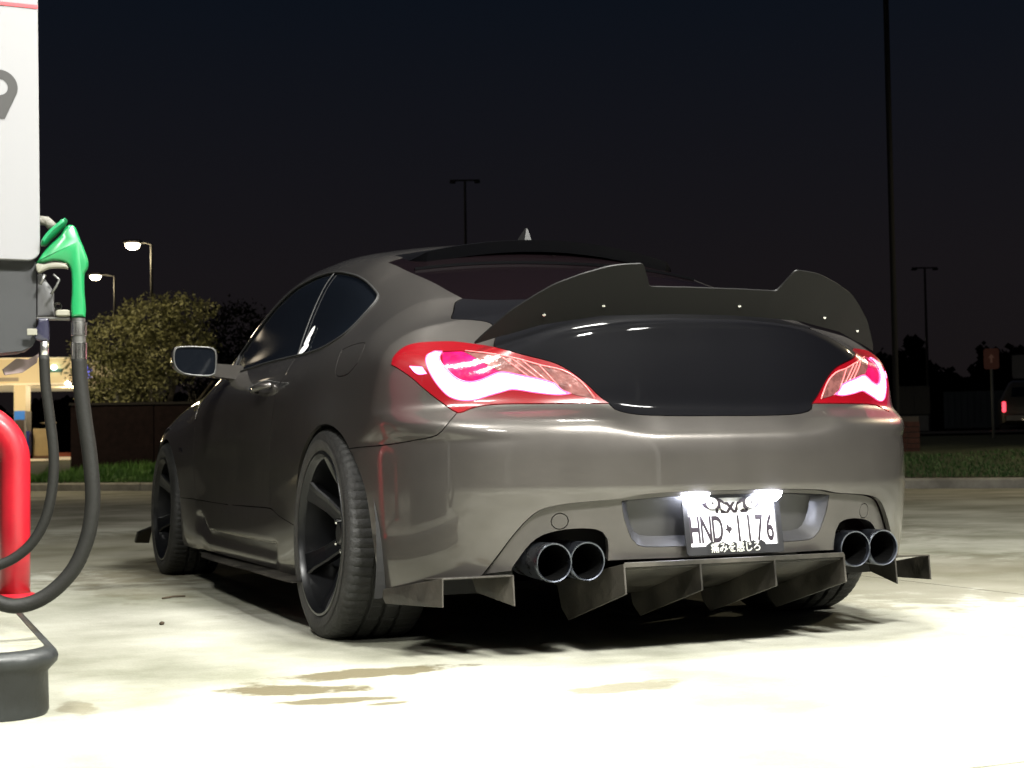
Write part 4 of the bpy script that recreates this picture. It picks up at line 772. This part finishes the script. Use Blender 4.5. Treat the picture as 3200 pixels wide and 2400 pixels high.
# ---------------------------------------------------------------- wheels
def wheel_prof(R, w):   # outer face at x = 0, inboard positive; (radius, x)
    return [(R-.080,.012),(R-.072,.004),(R-.060,-.001),(R-.045,-.003),(R-.030,-.001),(R-.016,.005),(R-.007,.014),(R-.002,.028),(R,.045),(R,.075)]
def tyre(name, sx, yc, R, w, parent):
    prof = wheel_prof(R, w); gro = [(R-.009,.079),(R-.009,.086),(R+.001,.090),(R+.001,.125),(R-.009,.129),(R-.009,.137),(R+.001,.141),(R+.001,.176),(R-.009,.180),(R-.009,.187),(R,.191),(R-.002,w-.03),(R-.012,w-.010),(R-.035,w),(R-.08,w-.01),(R-.085,w-.03)]
    prof = prof+gro; N = 288; rings = []
    for j, (r, h) in enumerate(prof):
        ring = []
        for k in range(N):
            a = 2*math.pi*k/N; rr = r
            if 6 <= j <= 9 or j in (21, 20): rr = r-(.003 if (k % 4) == 0 else 0)
            elif 12 <= j <= 13 or 16 <= j <= 17: rr = r-(.004 if ((k+2) % 8) == 0 else 0)
            y, z = rr*math.cos(a), rr*math.sin(a)
            if z < -(R-.010): z = -(R-.010)     # flattened where it stands
            ring.append((sx*h, yc+y, z))
        rings.append(ring)
    mb = MB(); mb.loft(rings)
    if sx < 0: mb.f = [f[::-1] for f in mb.f]
    o = mb.go(name, M_rub, parent, True, 28); return o
def make_wheel(side, yc, R, xo, zc, ang0, w=.27, camber=0.0):
    """side -1 left / +1 right; xo distance of the outer face from the car centre"""
    rt = empty('wheel', (side*xo, yc, zc)); rt.parent = car; sx = -side
    rt.rotation_euler = (0, side*camber*-1, 0)
    t = tyre('tyre', sx, 0, R, w, rt)
    side_prof = [(R-.0735,.0035),(R-.066,-.0012),(R-.058,-.0028),(R-.052,-.0038),(R-.046,-.0042),(R-.040,-.0036)]
    mb = MB(); mb.lathe([(r, sx*(h-.0006)) for r, h in side_prof], 'x', n=96)
    mb.go('sidewall_ring', M_rub2, rt, True)
    rr = R-.078
    mb = MB(); mb.lathe([(r, sx*h) for r, h in [(rr+.004,.004),(rr+.001,-.001),(rr-.006,-.001),(rr-.009,.004),(rr-.012,.012),(rr-.018,.020),(rr-.021,.05),(rr-.024,.12),(rr-.014,.2),(rr-.006,.24)]], 'x', n=96)
    rim = mb.go('rim', M_wheel, rt, True, 30)
    for k in range(6):
        a = ang0+k*math.pi/3; c, s_ = math.cos(a), math.sin(a)
        wk = 1.0
        rad = [rr-.016, rr-.05, rr-.10, .085, .045]; xs = [.018,.034,.062,.088,.096]; wd = [.040,.032,.028,.026,.024]; th = [.030,.034,.038,.040,.040]
        rings = []
        for r_, x_, w_, t_ in zip(rad, xs, wd, th):
            w_ *= wk; q = []
            for (ww, xx) in ((-w_, x_+.004), (-w_+.005, x_-.002), (-.010, x_), (.010, x_), (w_-.005, x_-.002), (w_, x_+.004), (w_*.8, x_+t_), (-w_*.8, x_+t_)):
                q.append((sx*xx, r_*c-ww*s_, r_*s_+ww*c))
            rings.append(q)
        sp = MB(); sp.loft(rings, True); o = sp.go('spoke', M_wheel, rim, False); o.parent = rt
    mb = MB(); mb.lathe([(r, sx*h) for r, h in [(.090,.142),(.088,.100),(.075,.088),(.050,.086),(.036,.080),(.034,.066),(.028,.062),(.0,.062)]], 'x', n=36)
    mb.go('hub', M_wheel, rt, True, 30)
    for k in range(5):
        a = ang0+.3+k*2*math.pi/5; mb = MB(); mb.lathe([(r, sx*h) for r, h in [(.010,.095),(.010,.068),(.006,.064),(0,.064)]], 'x', (0, .057*math.cos(a), .057*math.sin(a)), n=10)
        mb.go('lug_nut', M_chrome, rt, True, 30)
    mb = MB(); mb.lathe([(r, sx*h) for r, h in [(.165,.150),(.165,.125),(.07,.125),(.07,.15)]], 'x', n=48); mb.go('brake_disc', mat('brake_iron', (.12,.115,.11), .4, .8), rt, True, 30)
    mb = MB(); mb.prism([(.10*math.cos(a), .10*math.sin(a)) for a in np.linspace(2.6, 3.9, 8)]+[(.175*math.cos(a), .175*math.sin(a)) for a in np.linspace(3.9, 2.6, 8)], 'x', sx*.105, sx*.16); mb.go('brake_caliper', mat('caliper_paint', (.03,.03,.03), .5), rt)
    return rt
for side in (-1, 1):
    make_wheel(side, 0, .332, .931, .322, R_(93), .275, R_(1.6)); make_wheel(side, 2.82, .326, .926, .316, R_(38), .25, R_(1.2))
    for yc, rad in ((-.045, .425), (2.82, .41)):
        mb = MB(); mb.lathe([(rad, side*.55), (rad, side*.895)], 'x', (0, yc, .30), 40, R_(-20), R_(200)); mb.lathe([(.05, side*.55), (rad, side*.55)], 'x', (0, yc, .30), 40, R_(-12), R_(192))
        mb.go('wheel_housing', M_dark, car)
mb = MB(); mb.box(-.84,.84,.42,2.38,.17,.21); mb.box(-.54,.54,-.62,3.5,.20,.24); mb.box(-.60,.60,-.62,-.60,.2,.50); mb.box(-.8,.8,-.60,-.46,.23,.26)
mb.go('underbody', M_dark, car)
mb = MB(); mb.tube([(-.49,-.62,.27),(-.3,-.3,.27),(-.3,.6,.25)], .035); mb.tube([(.49,-.62,.27),(.3,-.3,.27),(.3,.6,.25)], .035)
mb.go('silencer_pipes', M_dark, car)
# ---------------------------------------------------------------- exhaust tips
for x in (-.536, -.437, .437, .536):
    r = .0525; y = -.898
    mb = MB(); mb.lathe([(.030,.30),(.046,.20),(.0505,.10),(r,.03),(r+.001,.004),(r-.001,0),(r-.004,.001),(r-.0055,.006),(r-.006,.16)], 'y', (x, y, .270), 40)
    tip = mb.go('exhaust_tip', M_steel, car, True, 35)
    mb = MB(); mb.lathe([(r-.0062,.16),(0,.16)], 'y', (x, y, .270), 32); mb.lathe([(r-.0062,.012),(r-.0066,.16)], 'y', (x, y, .270), 32); mb.go('sooty_bore', mat('soot', (.0015,.0015,.0015), .95, spec=.05), tip)
# ---------------------------------------------------------------- rear wing
def wing_base(x):
    x = abs(x); return np.array([0*x, float(np.interp(x, [0,.2,.333,.5,.60,.66,.70], [-.822,-.815,-.801,-.766,-.728,-.696,-.672])), float(np.interp(x, [0,.1,.333,.5,.60,.66,.70], [.975,.975,.966,.940,.910,.880,.862]))])
WD = np.array([0, -.60, .80])
topz = [(0,.066),(.12,.067),(.204,.070),(.212,.074),(.244,.134),(.25,.142),(.258,.145),(.30,.144),(.36,.139),(.42,.129),(.48,.112),(.54,.088),(.59,.062),(.63,.036),(.66,.014),(.673,0)]
xs = sorted(set([x for x, h in topz] + list(np.linspace(0, .673, 40)))); xs = [-x for x in xs[::-1][:-1]]+list(xs); rings = []
for x in xs:
    b = wing_base(x); h = float(np.interp(abs(x), [a for a, _ in topz], [c for _, c in topz])); lo = b+np.array([x, 0, 0])-WD*.022*min(1, (.69-abs(x))/.1); hi = b+WD*h+np.array([x, 0, 0]); nn = np.array([0, .80, .60])*.0028
    rings.append([lo-nn, lo+nn, .5*(lo+hi)+nn, hi+nn, hi-nn, .5*(lo+hi)-nn])
mb = MB(); mb.loft([[tuple(p) for p in r] for r in rings], True)
wing = mb.go('rear_wing', M_wing, car, True, 40); 
for x in (-.5,-.333,.10,.42,.57):
    b = wing_base(x)+np.array([x, 0, 0])+WD*.012; mb = MB(); n_ = Vector((0, -.80, -.60)); c = Vector(b)+n_*.003
    mb.lathe([(.0058,0),(.0058,.003),(.004,.0050),(0,.0055)], 'z', n=12); R3 = n_.to_track_quat('Z', 'X').to_matrix(); mb.v = [tuple(R3 @ Vector(p)+c) for p in mb.v]
    mb.go('wing_bolt', M_chrome, wing, True, 40)
# roof spoiler above the rear window
rings = []
for x in np.linspace(-.52, .52, 41):
    a = abs(x); ed = sst(.47, .52, a); zt = 1.320-.258*x*x-.016*ed; y0 = .235+.02*(a/.5)**2+.05*ed
    zf = float(_lin(_zc, -1.2, .005, np.array([.62])))-.20*x*x; drop = .044*(1-.8*ed)
    zg = float(_lin(_zc, -1.2, .005, np.array([.44])))-.2*x*x; zh = float(_lin(_zc, -1.2, .005, np.array([.36])))-.2*x*x
    rings.append([(x, .44, zg+.002), (x, .36, max(zh+.012*(1-ed), zt+.003*(1-ed)-.0)), (x, y0+.03, zt+.0005), (x, y0, zt-.004), (x, y0+.012, zt-drop), (x, y0+.08, zt-drop+.01), (x, .42, zg-.03)])
mb = MB(); mb.loft(rings, True); mb.go('roof_spoiler', mat('spoiler_black', (.0015,.0015,.002), .42, spec=.06), car, True, 35)
rings = []
for x in np.linspace(-.54, .54, 41):
    y = .12+.16*abs(x)**1.5; q = surf(np.array(ch([(abs(x), y, float(_lin(_zc, -1.2, .005, np.array([y])))-.19*x*x)])))[0]; rings.append([(x, q[1], q[2]+.006), (x, q[1]-.005, q[2]+.007), (x, q[1]-.004, q[2]-.002), (x, q[1]+.01, q[2]-.001)])
mb = MB(); mb.loft(rings, True); mb.go('rear_window_visor', mat('spoiler_black', (.004,.004,.005), .5), car, True, 40)
# shark fin antenna
prof = [(-.062,0),(-.030,.040),(.000,.060),(.012,.066),(.022,.064),(.026,.052),(.030,.026),(.034,0)]
mb = MB(); rings = []
for s_, w_ in ((-1, 1), (0, 0), (1, 1)):
    rings.append([(s_*.018*(1-.86*z/.066), -y, z) for y, z in prof])
base_y, base_z = .485, 1.328
mb.loft([[(p[0], p[1]+base_y, p[2]+base_z) for p in r] for r in rings], True); mb.go('antenna_fin', mat('fin_paint', (.012,.012,.012), .45), car, True, 50)
# ---------------------------------------------------------------- diffuser, spats, side blades
def plate(name, quad, th, m, parent, wear=None):
    q = [Vector(p) for p in quad]; n_ = (q[1]-q[0]).cross(q[2]-q[0]).normalized()*th*.5
    mb = MB(); mb.loft([[tuple(p-n_) for p in q], [tuple(p+n_) for p in q]], True); o = mb.go(name, m, parent); bevel(o, .0012, 1); return o
dif = plate('diffuser', [(-.355,-.949,.258),(.355,-.949,.258),(.355,-.50,.175),(-.355,-.50,.175)], .006, M_diff, car)
plate('diffuser_edge', [(-.355,-.951,.266),(.355,-.951,.266),(.355,-.951,.252),(-.355,-.951,.252)], .005, M_diff, dif)
for x in (-.355,-.12,.12,.355):
    plate('fin', [(x,-.953,.262),(x,-.962,.182),(x,-.60,.078),(x-.0,-.555,.108),(x,-.52,.19)], .006, M_diff, dif)
for a, b in ((-.352,-.123),(-.117,.117),(.123,.352)):
    mb = MB(); mb.loft([[(x, y, z) for x, y, z in ((a,-.945,.250),(a,-.62,.155),(b,-.62,.155),(b,-.945,.250))], [(x, y, z-.004) for x, y, z in ((a,-.945,.250),(a,-.62,.155),(b,-.62,.155),(b,-.945,.250))]], True)
    mb.go('diffuser_tray', M_diff, dif)
for s in (-1, 1):
    sp = plate('bumper_spat', [(s*.628,-.828,.235),(s*.806,-.768,.229),(s*.80,-.45,.205),(s*.62,-.5,.215)], .005, M_diff, car)
    plate('fin', [(s*.806,-.768,.231),(s*.808,-.772,.154),(s*.865,-.46,.140),(s*.872,-.43,.178)], .005, M_diff, sp)
    plate('fin', [(s*.628,-.832,.237),(s*.628,-.840,.154),(s*.665,-.66,.178),(s*.67,-.64,.215)], .005, M_diff, sp)
    # blades under the sills
    rings = []
    for y in np.linspace(.20, 2.12, 24):
        w = .945+.015*math.sin((y-.2)*2.2)-.05*sst(1.75, 2.12, y)+.02*sst(.9, .35, y); z = .158-.012*sst(.3, 2.0, y)
        rings.append([(s*.80, y, z+.004), (s*w, y, z), (s*(w+.002), y, z-.004), (s*.80, y, z-.003)])
    mb = MB(); mb.loft(rings, True); mb.go('side_blade', M_diff, car)
    # front splitter ends
    plate('front_winglet', [(s*.86,3.62,.11),(s*.95,3.50,.12),(s*.95,3.42,.175),(s*.86,3.5,.20)], .012, M_diff, car)
# ---------------------------------------------------------------- licence plate
pl = empty('licence_plate', (0, -.938, .274)); pl.parent = car; pl.rotation_euler = (R_(-9.5), 0, 0)
def pmesh(name, mb, m, parent, smooth=False): return mb.go(name, m, parent, smooth)
mb = MB(); mb.box(-.150,.150,-.002,.0,.012,.160); pmesh('plate_sheet', mb, M_white, pl)
# frame: rim with a raised lower band and a pair of ringed discs on the top band
def rrect(x0, x1, z0, z1, r, n=5):
    q = []
    for cx_, cz_, a0 in ((x1-r, z1-r, 0), (x0+r, z1-r, 90), (x0+r, z0+r, 180), (x1-r, z0+r, 270)):
        q += [(cx_+r*math.cos(R_(a0+90*k/n)), cz_+r*math.sin(R_(a0+90*k/n))) for k in range(n+1)]
    return q
outer = rrect(-.1575,.1575,.0,.168,.010); inner = rrect(-.141,.141,.024,.158,.003)
mb = MB(); mb.loft([[(x, -.003, z) for x, z in inner], [(x, -.009, z) for x, z in inner], [(x, -.010, z) for x, z in outer], [(x*.985, -.002, z) for x, z in outer]]); frame = pmesh('plate_frame', mb, mat('frame_plastic', (.010,.010,.011), .35, 0, .3), pl)
def text(body, size, x, z, parent, m, name, sx=1.0, y=-.0026, bold=0.0, align='CENTER', ext=.0006, rz=0.0):
    cu = bpy.data.curves.new(name, 'FONT'); cu.body = body; cu.size = size; cu.align_x = align; cu.extrude = ext; cu.offset = bold; cu.resolution_u = 4
    o = bpy.data.objects.new(name, cu); COL.objects.link(o)
    dg = bpy.context.evaluated_depsgraph_get(); me = bpy.data.meshes.new_from_object(o.evaluated_get(dg)); bpy.data.objects.remove(o)
    o = bpy.data.objects.new(name, me); me.name = name; me.materials.clear(); me.materials.append(m); COL.objects.link(o); o.parent = parent
    o.location = (x, y, z); o.rotation_euler = (R_(90), 0, rz); o.scale = (sx, 1, 1); return o
for c_, x in (('H',-.121),('N',-.085),('D',-.049),('1',.020),('1',.054),('7',.088),('6',.122)):
    text(c_, .104, x, .036, pl, M_ink, 'plate_character', .50, bold=.0020)
text('TEXAS', .038, 0, .118, pl, M_ink, 'state_name', 1.0, bold=.0026)
tx = [(-.35,.5),(.0,.5),(.0,.28),(.5,.2),(.52,-.1),(.15,-.35),(.1,-.62),(-.12,-.5),(-.25,-.2),(-.42,-.25),(-.65,.02),(-.35,.05)]
mb = MB(); mb.prism([(-.012+.019*a, .071+.023*b) for a, b in tx], 'y', -.0034, -.0024); pmesh('state_silhouette', mb, M_ink, pl)
text('痛みを感じろ', .0295, 0, .008, pl, mat('silver_lettering', (.62,.62,.56), .3, .5), 'frame_lettering', .92, y=-.0112, bold=.0004)
mb = MB(); mb.prism([(-.092,.004),(.098,.004),(.098,.028),(.085,.037),(.072,.028),(.06,.037),(.045,.030),(.03,.038),(.012,.028),(-.005,.034),(-.02,.026),(-.04,.035),(-.06,.028),(-.075,.038),(-.092,.028)], 'y', -.0105, -.004); pmesh('frame_lettering_backing', mb, mat('frame_plastic', (.010,.010,.011), .35), frame)
M_ivory = mat('frame_disc_ivory', (.6,.6,.55), .4)
for s in (-1, 1):
    d = MB(); d.prism([(s*.063+.027*math.cos(a)*1.35+(-s*.004), .142+.017*math.sin(a)) for a in np.linspace(0, 2*math.pi, 25)[:-1]], 'y', -.0106, -.0095); dd = pmesh('ringed_disc', d, M_ink, frame)
    for k, (r, m_) in enumerate(((.0160, M_ivory), (.0132, M_ink), (.0115, M_ivory), (.0085, M_ink), (.0070, M_ivory), (.0038, M_ink))):
        q = MB(); q.prism([(s*.063+r*math.cos(a)*1.1, .143+r*math.sin(a)) for a in np.linspace(0, 2*math.pi, 21)[:-1]], 'y', -.0112-.0006*(k+1), -.0104); pmesh('ring', q, m_, dd)
        if k < 5:
            q = MB()
            for j in range(1):
                q.prism([(s*(.034-.0045*k)+dx, .132+dz-.0022*k) for dx, dz in ((-.0012,.012),(.0012,.012),(.0012,-.006),(-.0012,-.006))], 'y', -.0118, -.0104)
            if k < 4: pmesh('ray', q, M_ivory, dd)
# plate lamps (lit)
M_lamp = mat('lit_plate_lamp', (.9,.9,1), .4, emit=(.80,.84,1), es=60)
for s in (-1, 1):
    mb = MB(); mb.lathe([(.0,-.022),(.018,-.018),(.028,-.006),(.031,.008)], 'z', (s*.118, -.930, .438), 20); mb.v = [((p[0]-s*.118)*1.4+s*.118, p[1], p[2]) for p in mb.v]
    lamp = mb.go('number_plate_lamp', M_lamp, bumper, True)
    l = bpy.data.lights.new('plate_lamp_light', 'SPOT'); l.energy = 2.6; l.color = (.86,.88,1); l.shadow_soft_size = .02; l.spot_size = R_(150); l.spot_blend = .6
    lo = bpy.data.objects.new('plate_lamp_light', l); COL.objects.link(lo); lo.location = (s*.118, -.945, .425); lo.rotation_euler = (R_(8), 0, 0); lo.parent = car
# ---------------------------------------------------------------- mirrors, handles, sticker, badges
def mirror(s):
    cx, cy, cz = s*1.0, 1.62, .958
    shape = [(-.088,.040),(-.080,.060),(-.04,.066),(.03,.066),(.075,.062),(.090,.050),(.093,.0),(.088,-.048),(.070,-.058),(.0,-.057),(-.045,-.050),(-.075,-.030),(-.088,0)]
    shape = [(a, b) for a, b in smooth_line([np.array(p) for p in shape], True, .02, 80)]
    ring = lambda k, y, dz=0, fl=1: [(cx + (-s if s > 0 else 1)*a*k*1.0, cy+y, cz+b*k+dz) for a, b in shape]
    mb = MB(); mb.loft([ring(.90, .006), ring(.93, -.006), ring(1.0, -.004), ring(1.02, .012), ring(.99, .05), ring(.86, .085), ring(.60, .108), ring(.2, .118)], True)
    h = mb.go('door_mirror', M_paint, car, True, 40)
    mb = MB(); mb.loft([ring(.91, -.001), ring(.90, -.0015)], True); mb.go('mirror_glass', M_glass, h)
    ri = [(cx + (-s if s > 0 else 1)*a*.945, cy-.004, cz+b*.945) for a, b in shape]; mb = MB(); mb.tube(ri+[ri[0]], .0035, 6, False); mb.go('mirror_rim', mat('mirror_edge', (.07,.07,.068), .35, .3, .2), h, True)
    mb = MB(); x1 = s*.80; x2 = s*.925
    mb.loft([[(x1, 1.60, .945), (x1, 1.75, .945), (x1, 1.75, .885), (x1, 1.60, .885)], [(x2, 1.64, .955), (x2, 1.72, .955), (x2, 1.72, .902), (x2, 1.64, .902)]], True); mb.go('mirror_arm', M_paint, h)
for s in (-1, 1): mirror(s)
for s, d in zip((-1, 1), doors):
    c = np.array(ch([(.88, .93, .800)]))
    P0 = [surf(np.array([[u, v_]]))[0] for u, v_ in ((1.00, .285), (.97, .290), (.90, .295), (.83, .300), (.80, .302))]
    g = [p+np.array([o_, 0, 0]) for p, o_ in zip(P0, (.004, .030, .036, .030, .004))]
    mb = MB(); mb.tube([(s*p[0], p[1], p[2]) for p in g], [.010, .012, .013, .012, .010], 10); h = mb.go('door_handle', M_paint, car, True); h.parent = d
# sticker: a plain pale cut-out on the quarter window
st = MB(); 
def blob(cy, cz, ry, rz, rot=0, n=18):
    return [(cy+ry*math.cos(a)*math.cos(rot)-rz*math.sin(a)*math.sin(rot), cz+ry*math.cos(a)*math.sin(rot)+rz*math.sin(a)*math.cos(rot)) for a in np.linspace(0, 2*math.pi, n+1)[:-1]]
for b in (blob(.700,1.000,.030,.036,.30), blob(.665,.948,.050,.020), blob(.684,.974,.030,.014)):
    L = [surf(np.array(ch([(float(_bil(np.array([y]), np.array([z]))[0]), y, z)])), .001)[0] for y, z in b]
    st.add([(-p[0], p[1], p[2]) for p in L]+[(-p[0]-.0006, p[1], p[2]) for p in L], [tuple(range(18)), tuple(range(35, 17, -1))])
st.go('window_sticker', M_white, car)
# bumper reflector strips of dirt and small reflections are left to the materials; badge on the front fender
for s in (-1, 1):
    q = surf(np.array(ch([(float(_bil(np.array([2.42]), np.array([.60]))[0]), 2.42, .60)])), .001)[0]
    mb = MB(); mb.box(-.001,.003,-.035,.035,-.010,.010,.003); mb.v = [(s*(q[0]+p[0]), q[1]+p[1]+p[2]*1.5, q[2]+p[2]) for p in mb.v]; mb.go('fender_badge', M_chrome, car)
